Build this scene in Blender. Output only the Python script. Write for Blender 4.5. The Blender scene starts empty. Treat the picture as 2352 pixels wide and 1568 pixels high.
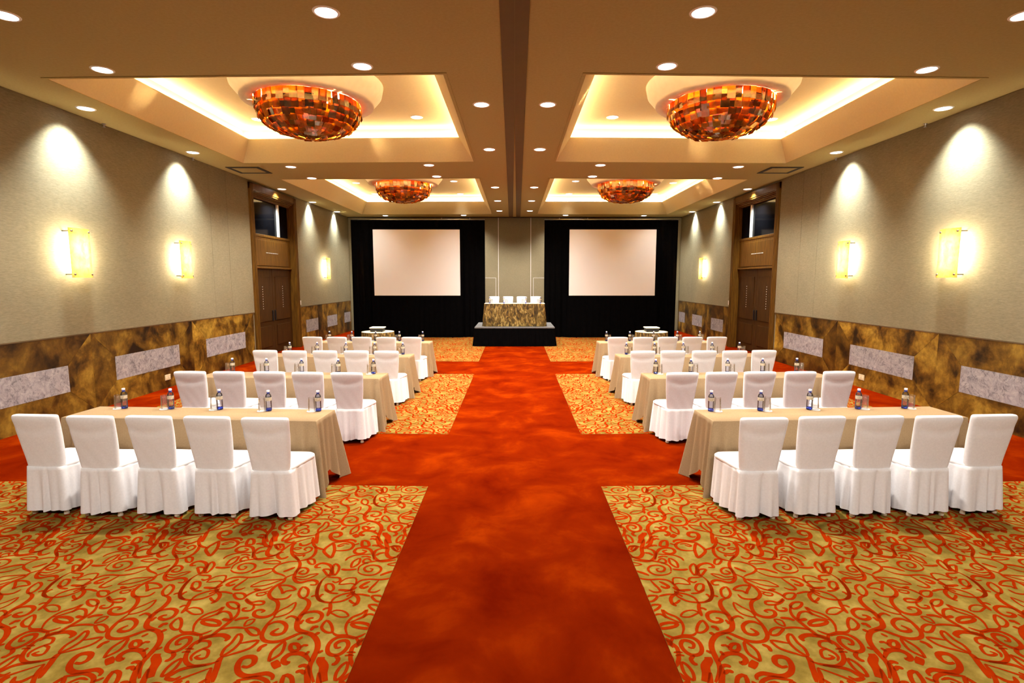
import bpy, bmesh, math, random
from mathutils import Vector, Matrix
R = math.radians

# ------------------------------------------------------------------ camera, world, exposure
U = 2.12                      # camera height above the carpet in metres; the hall is laid out in multiples of it
F = 1230.0                    # focal length in pixels of the 2352 x 1568 frame
CX, CY = 1182.0, 784.0
PITCH = math.atan((784.0 - 643.0) / F)
SP, CP = math.sin(PITCH), math.cos(PITCH)

scene = bpy.context.scene
C = scene.collection
cam_data = bpy.data.cameras.new('camera')
cam_data.sensor_width = 36.0
cam_data.lens = 36.0 * F / 2352.0
cam_data.shift_x = -6.0 / 2352.0
cam_data.clip_end = 200
cam = bpy.data.objects.new('camera', cam_data)
cam.location = (0, 0, U)
cam.rotation_euler = (math.pi / 2 - PITCH, 0, 0)
C.objects.link(cam)
scene.camera = cam

world = bpy.data.worlds.new('world')
world.use_nodes = True
world.node_tree.nodes['Background'].inputs['Color'].default_value = (1.0, 0.75, 0.5, 1)
world.node_tree.nodes['Background'].inputs['Strength'].default_value = 0.0
scene.world = world
vs = scene.view_settings
vs.view_transform = 'Standard'
vs.look = 'None'
vs.gamma = 1.0
vs.use_curve_mapping = False
vs.exposure = 0.85
scene.cycles.use_denoising = True
scene.cycles.max_bounces = 5
scene.cycles.diffuse_bounces = 3
scene.cycles.transmission_bounces = 4
scene.cycles.glossy_bounces = 3
scene.cycles.use_adaptive_sampling = True
scene.cycles.adaptive_threshold = 0.03
scene.cycles.transparent_max_bounces = 8
scene.cycles.caustics_reflective = False
scene.cycles.caustics_refractive = False
scene.cycles.sample_clamp_indirect = 8.0

WARM = (1.0, 0.82, 0.54)
HALO = (1.0, 0.92, 0.82)
COOL = (0.94, 1.0, 0.96)
P_DOWN, P_WASH, P_COVE, P_SCONCE, P_CHAND = 90.0, 110.0, 44.0, 250.0, 2600.0

# ------------------------------------------------------------------ pixel -> place helpers
def ray(px, py):
    u, v = (px - CX) / F, (py - CY) / F
    return Vector((u, CP - SP * v, -SP - CP * v))
def on_z(px, py, z):
    d = ray(px, py); t = (z - U) / d.z
    return Vector((d.x * t, d.y * t, z))
def on_x(px, py, x):
    d = ray(px, py); t = x / d.x
    return Vector((x, d.y * t, U + d.z * t))
def on_y(px, py, y):
    d = ray(px, py); t = y / d.y
    return Vector((d.x * t, y, U + d.z * t))

W = 3.245 * U                 # side walls
HC = 2.2175 * U               # ceiling
SHEAR = 0.03                  # the rows and coffers form a very shallow V
def sh(x, y): return y + SHEAR * abs(x)
YB = -2.3 * U                 # wall behind the camera
YE = 10.62 * U                # partition at the far end
ZT = 0.35 * U                 # table top
ZW = 0.594 * U                # wainscot top

# ------------------------------------------------------------------ object helpers
def link(o, parent=None):
    C.objects.link(o)
    if parent is not None: o.parent = parent
    return o
def tag(o, label=None, cat=None, group=None, kind=None):
    if label: o['label'] = label
    if cat: o['category'] = cat
    if group: o['group'] = group
    if kind: o['kind'] = kind
    return o
def thing(name, label, cat, loc=(0, 0, 0), rz=0.0, group=None):
    o = bpy.data.objects.new(name, None)
    o.empty_display_size = 0.1
    link(o); o.location = loc; o.rotation_euler = (0, 0, rz)
    return tag(o, label, cat, group)
def mesh_py(name, verts, faces, mat=None, smooth=False):
    m = bpy.data.meshes.new(name)
    m.from_pydata([tuple(v) for v in verts], [], faces)
    m.update()
    if mat: m.materials.append(mat)
    if smooth:
        m.polygons.foreach_set('use_smooth', [True] * len(m.polygons))
    return m
def mesh_bm(name, bm, mat=None, smooth=False):
    bmesh.ops.recalc_face_normals(bm, faces=bm.faces)
    m = bpy.data.meshes.new(name)
    bm.to_mesh(m); bm.free()
    if mat: m.materials.append(mat)
    if smooth:
        m.polygons.foreach_set('use_smooth', [True] * len(m.polygons))
    return m
def obj(name, mesh, parent=None, loc=(0, 0, 0), rot=(0, 0, 0), scale=None):
    o = bpy.data.objects.new(name, mesh)
    o.location = loc; o.rotation_euler = rot
    if scale: o.scale = scale
    return link(o, parent)
def box(bm, x0, x1, y0, y1, z0, z1, bev=0.0, seg=2):
    vs_ = [bm.verts.new((x, y, z)) for x in (x0, x1) for y in (y0, y1) for z in (z0, z1)]
    fs = [(0, 1, 3, 2), (4, 6, 7, 5), (0, 4, 5, 1), (2, 3, 7, 6), (0, 2, 6, 4), (1, 5, 7, 3)]
    faces = [bm.faces.new([vs_[i] for i in f]) for f in fs]
    if bev > 0:
        bmesh.ops.recalc_face_normals(bm, faces=faces)
        es = set()
        for f in faces: es.update(f.edges)
        bmesh.ops.bevel(bm, geom=list(es), offset=bev, segments=seg, affect='EDGES', profile=0.5)
def box_mesh(name, x0, x1, y0, y1, z0, z1, mat, bev=0.0, seg=2):
    bm = bmesh.new(); box(bm, x0, x1, y0, y1, z0, z1, bev, seg)
    return mesh_bm(name, bm, mat)
def prism(bm, pts, axis, a, b):
    """polygon pts (2-D) extruded along axis 'x','y','z' from a to b"""
    def p3(p, t):
        if axis == 'x': return (t, p[0], p[1])
        if axis == 'y': return (p[0], t, p[1])
        return (p[0], p[1], t)
    v0 = [bm.verts.new(p3(p, a)) for p in pts]
    v1 = [bm.verts.new(p3(p, b)) for p in pts]
    n = len(pts)
    bm.faces.new(v0); bm.faces.new(v1[::-1])
    for i in range(n):
        bm.faces.new((v0[i], v0[(i + 1) % n], v1[(i + 1) % n], v1[i]))
def lathe_mesh(name, prof, mat, seg=24, smooth=True, closed=True):
    verts, faces = [], []
    n = len(prof)
    for r, z in prof:
        for k in range(seg):
            a = 2 * math.pi * k / seg
            verts.append((r * math.cos(a), r * math.sin(a), z))
    for i in range(n - 1):
        for k in range(seg):
            k2 = (k + 1) % seg
            faces.append((i * seg + k, i * seg + k2, (i + 1) * seg + k2, (i + 1) * seg + k))
    if closed:
        if prof[0][0] > 1e-5: faces.append(tuple(range(seg))[::-1])
        if prof[-1][0] > 1e-5: faces.append(tuple((n - 1) * seg + k for k in range(seg)))
    return mesh_py(name, verts, faces, mat, smooth)
def quads(bm, *polys):
    for p in polys:
        bm.faces.new([bm.verts.new(v) for v in p])
def copy_tree(o, parent=None):
    c = o.copy(); C.objects.link(c)
    c.parent = parent
    for ch in list(o.children): copy_tree(ch, c)
    return c

# ------------------------------------------------------------------ materials
def new_mat(name):
    m = bpy.data.materials.new(name); m.use_nodes = True
    nt = m.node_tree
    return m, nt, nt.nodes, nt.links, nt.nodes['Principled BSDF']
def setp(b, **kw):
    for k, v in kw.items():
        k = k.replace('_', ' ')
        if isinstance(v, tuple) and len(v) == 3: v = (*v, 1)
        b.inputs[k].default_value = v
def noise(nt, scale, detail=4.0, rough=0.55, vec=None, dist=0.0):
    n = nt.nodes.new('ShaderNodeTexNoise')
    n.inputs['Scale'].default_value = scale; n.inputs['Detail'].default_value = detail
    n.inputs['Roughness'].default_value = rough; n.inputs['Distortion'].default_value = dist
    if vec is not None: nt.links.new(vec, n.inputs['Vector'])
    return n
def ramp(nt, fac, stops):
    r = nt.nodes.new('ShaderNodeValToRGB')
    cr = r.color_ramp
    while len(cr.elements) < len(stops): cr.elements.new(0.5)
    for e, (p, c) in zip(cr.elements, stops):
        e.position = p; e.color = (*c, 1)
    nt.links.new(fac, r.inputs['Fac'])
    return r
def bump(nt, height, strength, dist, bsdf):
    b = nt.nodes.new('ShaderNodeBump')
    b.inputs['Strength'].default_value = strength; b.inputs['Distance'].default_value = dist
    nt.links.new(height, b.inputs['Height']); nt.links.new(b.outputs['Normal'], bsdf.inputs['Normal'])
def obj_vec(nt, rand=True, scale=(1, 1, 1)):
    t = nt.nodes.new('ShaderNodeTexCoord')
    mp = nt.nodes.new('ShaderNodeMapping')
    mp.inputs['Scale'].default_value = scale
    nt.links.new(t.outputs['Object'], mp.inputs['Vector'])
    if rand:
        oi = nt.nodes.new('ShaderNodeObjectInfo')
        ml = nt.nodes.new('ShaderNodeMath'); ml.operation = 'MULTIPLY'; ml.inputs[1].default_value = 37.0
        nt.links.new(oi.outputs['Random'], ml.inputs[0])
        cb = nt.nodes.new('ShaderNodeCombineXYZ')
        for i in range(3): nt.links.new(ml.outputs[0], cb.inputs[i])
        nt.links.new(cb.outputs[0], mp.inputs['Location'])
    return mp.outputs['Vector']
def mat_noise(name, stops, scale=4.0, rough=0.8, bump_scale=None, bump_s=0.2, rand=True, mapscale=(1, 1, 1), detail=5.0, spec=0.3, dist=0.0, sheen=0.0):
    m, nt, N, L, b = new_mat(name)
    v = obj_vec(nt, rand, mapscale)
    n = noise(nt, scale, detail, 0.6, v, dist)
    r = ramp(nt, n.outputs['Fac'], stops)
    L.new(r.outputs['Color'], b.inputs['Base Color'])
    setp(b, Roughness=rough)
    b.inputs['Specular IOR Level'].default_value = spec
    if sheen:
        b.inputs['Sheen Weight'].default_value = sheen
    if bump_scale:
        n2 = noise(nt, bump_scale, 3.0, 0.6, v)
        bump(nt, n2.outputs['Fac'], bump_s, 0.01, b)
    return m
def mat_plain(name, col, rough=0.5, metal=0.0, spec=0.5, vary=0.04):
    m, nt, N, L, b = new_mat(name)
    v = obj_vec(nt, True)
    n = noise(nt, 9.0, 3.0, 0.5, v)
    lo = tuple(max(0, c * (1 - vary)) for c in col); hi = tuple(min(1, c * (1 + vary)) for c in col)
    r = ramp(nt, n.outputs['Fac'], [(0.3, lo), (0.7, hi)])
    L.new(r.outputs['Color'], b.inputs['Base Color'])
    setp(b, Roughness=rough, Metallic=metal)
    b.inputs['Specular IOR Level'].default_value = spec
    return m
def mat_emit(name, col, strength):
    m, nt, N, L, b = new_mat(name)
    setp(b, Base_Color=col)
    b.inputs['Emission Color'].default_value = (*col, 1)
    b.inputs['Emission Strength'].default_value = strength
    return m

M = {}
M['red'] = mat_noise('red_carpet', [(0.30, (0.085, 0.0038, 0.0003)), (0.52, (0.130, 0.0086, 0.0004)), (0.75, (0.22, 0.0225, 0.0006))], 1.6, 1.0, None, 0.5, False, detail=6.0, spec=0.0, dist=0.4)
M['tan'] = mat_noise('gold_carpet', [(0.32, (0.128, 0.084, 0.014)), (0.50, (0.195, 0.132, 0.026)), (0.70, (0.285, 0.205, 0.050))], 6.0, 1.0, None, 0.5, False, detail=6.0, spec=0.0)
M['vine'] = mat_noise('vine_red', [(0.30, (0.20, 0.013, 0.0008)), (0.70, (0.27, 0.022, 0.001))], 6.0, 1.0, None, 0.4, False, spec=0.0)
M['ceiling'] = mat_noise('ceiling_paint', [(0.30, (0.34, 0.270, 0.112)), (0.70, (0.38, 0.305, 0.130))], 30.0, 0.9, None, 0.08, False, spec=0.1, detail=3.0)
M['ceiling_lit'] = mat_noise('ceiling_paint_lit', [(0.30, (0.60, 0.485, 0.28)), (0.70, (0.64, 0.52, 0.30))], 30.0, 0.9, None, 0.06, False, spec=0.1, detail=3.0)  # ceiling paint with the glow on the coffers lightened into its colour
def fabric_wall():
    m, nt, N, L, b = new_mat('wall_fabric')
    v = obj_vec(nt, False, (1, 0.25, 1.6))
    n = noise(nt, 55.0, 3.0, 0.7, v)
    v2 = obj_vec(nt, False)
    n2 = noise(nt, 1.3, 4.0, 0.6, v2)
    r = ramp(nt, n.outputs['Fac'], [(0.25, (0.185, 0.159, 0.098)), (0.75, (0.283, 0.250, 0.162))])
    r2 = ramp(nt, n2.outputs['Fac'], [(0.3, (0.90, 0.90, 0.90)), (0.7, (1, 1, 1))])
    mx = N.new('ShaderNodeMix'); mx.data_type = 'RGBA'; mx.blend_type = 'MULTIPLY'
    mx.inputs['Factor'].default_value = 1.0
    L.new(r.outputs['Color'], mx.inputs[6]); L.new(r2.outputs['Color'], mx.inputs[7])
    L.new(mx.outputs[2], b.inputs['Base Color'])
    setp(b, Roughness=0.95); b.inputs['Specular IOR Level'].default_value = 0.15
    bump(nt, n.outputs['Fac'], 0.25, 0.004, b)
    return m
M['fabric'] = fabric_wall()
def gold_stone():
    m, nt, N, L, b = new_mat('gold_stone')
    v = obj_vec(nt, True)
    n = noise(nt, 2.3, 7.0, 0.62, v, 0.35)
    n2 = noise(nt, 14.0, 6.0, 0.6, v, 0.4)
    r = ramp(nt, n.outputs['Fac'], [(0.36, (0.018, 0.008, 0.002)), (0.44, (0.10, 0.048, 0.006)), (0.54, (0.23, 0.130, 0.017)), (0.66, (0.40, 0.265, 0.042))])
    r2 = ramp(nt, n2.outputs['Fac'], [(0.3, (0.62, 0.58, 0.52)), (0.7, (1.1, 1.08, 1.0))])
    oi = N.new('ShaderNodeObjectInfo')
    r3 = ramp(nt, oi.outputs['Random'], [(0.0, (0.45, 0.36, 0.32)), (0.5, (0.85, 0.80, 0.76)), (1.0, (1.25, 1.2, 1.1))])
    mx = N.new('ShaderNodeMix'); mx.data_type = 'RGBA'; mx.blend_type = 'MULTIPLY'; mx.inputs['Factor'].default_value = 1.0
    my = N.new('ShaderNodeMix'); my.data_type = 'RGBA'; my.blend_type = 'MULTIPLY'; my.inputs['Factor'].default_value = 1.0
    L.new(r.outputs['Color'], mx.inputs[6]); L.new(r2.outputs['Color'], mx.inputs[7])
    L.new(mx.outputs[2], my.inputs[6]); L.new(r3.outputs['Color'], my.inputs[7])
    L.new(my.outputs[2], b.inputs['Base Color'])
    setp(b, Roughness=0.38); b.inputs['Specular IOR Level'].default_value = 0.35
    return m
M['stone'] = gold_stone()
def grey_marble():
    m, nt, N, L, b = new_mat('grey_marble')
    v = obj_vec(nt, True)
    n = noise(nt, 9.0, 9.0, 0.7, v, 1.2)
    n2 = noise(nt, 2.2, 8.0, 0.6, v, 2.5)
    r = ramp(nt, n.outputs['Fac'], [(0.30, (0.085, 0.08, 0.095)), (0.45, (0.29, 0.275, 0.30)), (0.68, (0.45, 0.42, 0.445))])
    ab = N.new('ShaderNodeMath'); ab.operation = 'SUBTRACT'; ab.inputs[1].default_value = 0.5
    L.new(n2.outputs['Fac'], ab.inputs[0])
    a2 = N.new('ShaderNodeMath'); a2.operation = 'ABSOLUTE'; L.new(ab.outputs[0], a2.inputs[0])
    r2 = ramp(nt, a2.outputs[0], [(0.0, (0.25, 0.25, 0.27)), (0.012, (1, 1, 1))])
    mx = N.new('ShaderNodeMix'); mx.data_type = 'RGBA'; mx.blend_type = 'MULTIPLY'; mx.inputs['Factor'].default_value = 0.85
    L.new(r.outputs['Color'], mx.inputs[6]); L.new(r2.outputs['Color'], mx.inputs[7])
    L.new(mx.outputs[2], b.inputs['Base Color'])
    setp(b, Roughness=0.4); b.inputs['Specular IOR Level'].default_value = 0.3
    return m
M['marble'] = grey_marble()
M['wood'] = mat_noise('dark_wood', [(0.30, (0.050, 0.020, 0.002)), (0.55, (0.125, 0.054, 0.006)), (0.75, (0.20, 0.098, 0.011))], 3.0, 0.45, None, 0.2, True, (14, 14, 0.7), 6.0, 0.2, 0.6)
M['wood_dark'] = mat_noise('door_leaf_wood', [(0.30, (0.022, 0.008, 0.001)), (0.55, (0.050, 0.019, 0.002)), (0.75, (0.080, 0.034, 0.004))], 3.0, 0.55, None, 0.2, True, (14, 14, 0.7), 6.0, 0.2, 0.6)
M['chair'] = mat_noise('white_cotton', [(0.30, (0.76, 0.75, 0.77)), (0.70, (0.82, 0.81, 0.83))], 60.0, 0.95, None, 0.25, True, spec=0.05, detail=3.0)
M['foot'] = mat_plain('cream_foot', (0.72, 0.63, 0.48), 0.5)
M['taupe'] = mat_noise('taupe_linen', [(0.30, (0.290, 0.198, 0.108)), (0.70, (0.34, 0.236, 0.132))], 80.0, 0.95, None, 0.25, False, spec=0.05, detail=3.0)
M['metal'] = mat_plain('grey_steel', (0.35, 0.35, 0.36), 0.35, 0.9)
M['white_metal'] = mat_plain('white_enamel', (0.80, 0.79, 0.76), 0.4)
M['alu'] = mat_plain('aluminium_strip', (0.75, 0.74, 0.72), 0.35, 0.3)
M['black'] = mat_noise('black_velour', [(0.3, (0.0012, 0.0011, 0.0012)), (0.7, (0.0022, 0.002, 0.0022))], 8.0, 1.0, None, rand=False, spec=0.02)
M['deck'] = mat_plain('stage_deck', (0.10, 0.10, 0.105), 0.6)
M['black_plastic'] = mat_plain('black_plastic', (0.01, 0.01, 0.011), 0.4)
M['screen'] = mat_noise('screen_cloth', [(0.3, (0.84, 0.83, 0.85)), (0.7, (0.87, 0.86, 0.88))], 300.0, 0.9, None, rand=False, spec=0.1)
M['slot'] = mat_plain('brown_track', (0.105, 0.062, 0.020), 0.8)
M['dark_gap'] = mat_plain('dark_gap', (0.02, 0.017, 0.012), 0.8)
M['lens'] = mat_emit('downlight_lens', (1.0, 0.97, 0.93), 6.0)
M['strip'] = mat_emit('cove_lamp', WARM, P_COVE)
M['tube'] = mat_emit('sconce_tube', (1.0, 0.86, 0.58), P_SCONCE)
M['bulb'] = mat_emit('chandelier_bulb', (1.0, 0.66, 0.30), 40.0)
M['ring'] = mat_plain('pale_plaster', (0.74, 0.62, 0.47), 0.9, 0, 0.2)
M['coaster'] = mat_plain('white_paper', (0.85, 0.84, 0.82), 0.9)
M['cap'] = mat_plain('white_cap', (0.80, 0.82, 0.88), 0.4)
M['neck_blue'] = mat_plain('blue_plastic', (0.02, 0.05, 0.40), 0.25)
M['label'] = mat_noise('bottle_label', [(0.35, (0.42, 0.36, 0.26)), (0.6, (0.62, 0.55, 0.42))], 60.0, 0.6)
def skirt_print():
    m, nt, N, L, b = new_mat('gold_brocade')
    v = obj_vec(nt, False, (1.6, 1.6, .75))
    n = noise(nt, 5.0, 4.0, 0.6, v, 2.0)
    r = ramp(nt, n.outputs['Fac'], [(0.34, (0.018, 0.010, 0.003)), (0.46, (0.085, 0.052, 0.011)), (0.55, (0.22, 0.145, 0.035)), (0.66, (0.46, 0.35, 0.13)), (0.78, (0.08, 0.02, 0.006))])
    L.new(r.outputs['Color'], b.inputs['Base Color']); setp(b, Roughness=0.45)
    return m
M['brocade'] = skirt_print()
M['brocade_top'] = mat_noise('pale_gold_cloth', [(0.35, (0.62, 0.55, 0.36)), (0.65, (0.75, 0.69, 0.50))], 14.0, 0.6)
def clear_glass(name, col, rough=0.02, mix=0.75):
    m, nt, N, L, b = new_mat(name)
    tr = N.new('ShaderNodeBsdfTransparent'); tr.inputs['Color'].default_value = (*col, 1)
    gl = N.new('ShaderNodeBsdfGlossy'); gl.inputs['Roughness'].default_value = rough
    fr = N.new('ShaderNodeLayerWeight'); fr.inputs['Blend'].default_value = 0.35
    sc_ = N.new('ShaderNodeMath'); sc_.operation = 'MULTIPLY_ADD'; sc_.inputs[1].default_value = mix; sc_.inputs[2].default_value = 0.06
    L.new(fr.outputs['Fresnel'], sc_.inputs[0])
    mx = N.new('ShaderNodeMixShader')
    L.new(sc_.outputs[0], mx.inputs[0]); L.new(tr.outputs[0], mx.inputs[1]); L.new(gl.outputs[0], mx.inputs[2])
    L.new(mx.outputs[0], N['Material Output'].inputs['Surface'])
    return m
M['glass'] = clear_glass('tumbler_glass', (0.97, 0.965, 0.96), 0.03, 0.5)
M['bottle'] = clear_glass('bottle_plastic', (0.86, 0.89, 0.97), 0.08, 0.9)
M['bottle_base'] = clear_glass('bottle_blue_base', (0.15, 0.25, 0.85), 0.1, 0.6)
M['pane'] = mat_plain('dark_pane', (0.003, 0.003, 0.004), 0.06, 0.0, 0.06)
def amber(name):
    m, nt, N, L, b = new_mat(name)
    oi = N.new('ShaderNodeObjectInfo')
    v = obj_vec(nt, True)
    n = noise(nt, 12.0, 4.0, 0.6, v)
    r = ramp(nt, oi.outputs['Random'], [(0.0, (0.10, 0.022, 0.001)), (0.3, (0.34, 0.085, 0.003)), (0.55, (0.66, 0.22, 0.008)), (0.8, (0.46, 0.22, 0.012)), (1.0, (1.0, 0.52, 0.04))])
    r2 = ramp(nt, n.outputs['Fac'], [(0.3, (0.45, 0.40, 0.36)), (0.7, (1.0, 1.0, 1.0))])
    mc = N.new('ShaderNodeMix'); mc.data_type = 'RGBA'; mc.blend_type = 'MULTIPLY'; mc.inputs['Factor'].default_value = 1.0
    L.new(r.outputs['Color'], mc.inputs[6]); L.new(r2.outputs['Color'], mc.inputs[7])
    tl = N.new('ShaderNodeBsdfTranslucent'); L.new(mc.outputs[2], tl.inputs['Color'])
    df = N.new('ShaderNodeBsdfDiffuse'); L.new(mc.outputs[2], df.inputs['Color'])
    gl = N.new('ShaderNodeBsdfGlossy'); gl.inputs['Roughness'].default_value = 0.12; gl.inputs['Color'].default_value = (1.0, 0.85, 0.6, 1)
    m1 = N.new('ShaderNodeMixShader'); m1.inputs[0].default_value = 0.25
    L.new(tl.outputs[0], m1.inputs[1]); L.new(df.outputs[0], m1.inputs[2])
    m2 = N.new('ShaderNodeMixShader'); m2.inputs[0].default_value = 0.10
    L.new(m1.outputs[0], m2.inputs[1]); L.new(gl.outputs[0], m2.inputs[2])
    L.new(m2.outputs[0], N['Material Output'].inputs['Surface'])
    return m
M['amber'] = amber('amber_glass')
def onyx():
    m, nt, N, L, b = new_mat('frosted_onyx')
    v = obj_vec(nt, True)
    n = noise(nt, 10.0, 5.0, 0.6, v, 1.0)
    r = ramp(nt, n.outputs['Fac'], [(0.3, (0.98, 0.68, 0.26)), (0.7, (1.0, 0.84, 0.48))])
    tl = N.new('ShaderNodeBsdfTranslucent'); L.new(r.outputs['Color'], tl.inputs['Color'])
    df = N.new('ShaderNodeBsdfDiffuse'); L.new(r.outputs['Color'], df.inputs['Color'])
    m1 = N.new('ShaderNodeMixShader'); m1.inputs[0].default_value = 0.10
    L.new(tl.outputs[0], m1.inputs[1]); L.new(df.outputs[0], m1.inputs[2])
    L.new(m1.outputs[0], N['Material Output'].inputs['Surface'])
    return m
M['onyx'] = onyx()

# ------------------------------------------------------------------ floor and carpets
floor = obj('floor', mesh_py('floor', [(-W - .5, YB - .3, 0), (W + .5, YB - .3, 0), (W + .5, YE + .6, 0), (-W - .5, YE + .6, 0)], [(0, 1, 2, 3)], M['red']))
tag(floor, 'red mottled carpet with wide central aisle', kind='structure')

TX, TY = 0.4447 * U, 0.709 * U
def Z1(p): return (480 + p[0] / 4.78, 1240 + p[1] / 4.78)
def Z2(p): return (620 + p[0] / 6.189, 1110 + p[1] / 6.19)
def Z3(p): return (240 + p[0] / 4.78, 1240 + p[1] / 4.78)
T_, M_, K_, X_ = .0060, .0082, .0110, .0142
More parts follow.
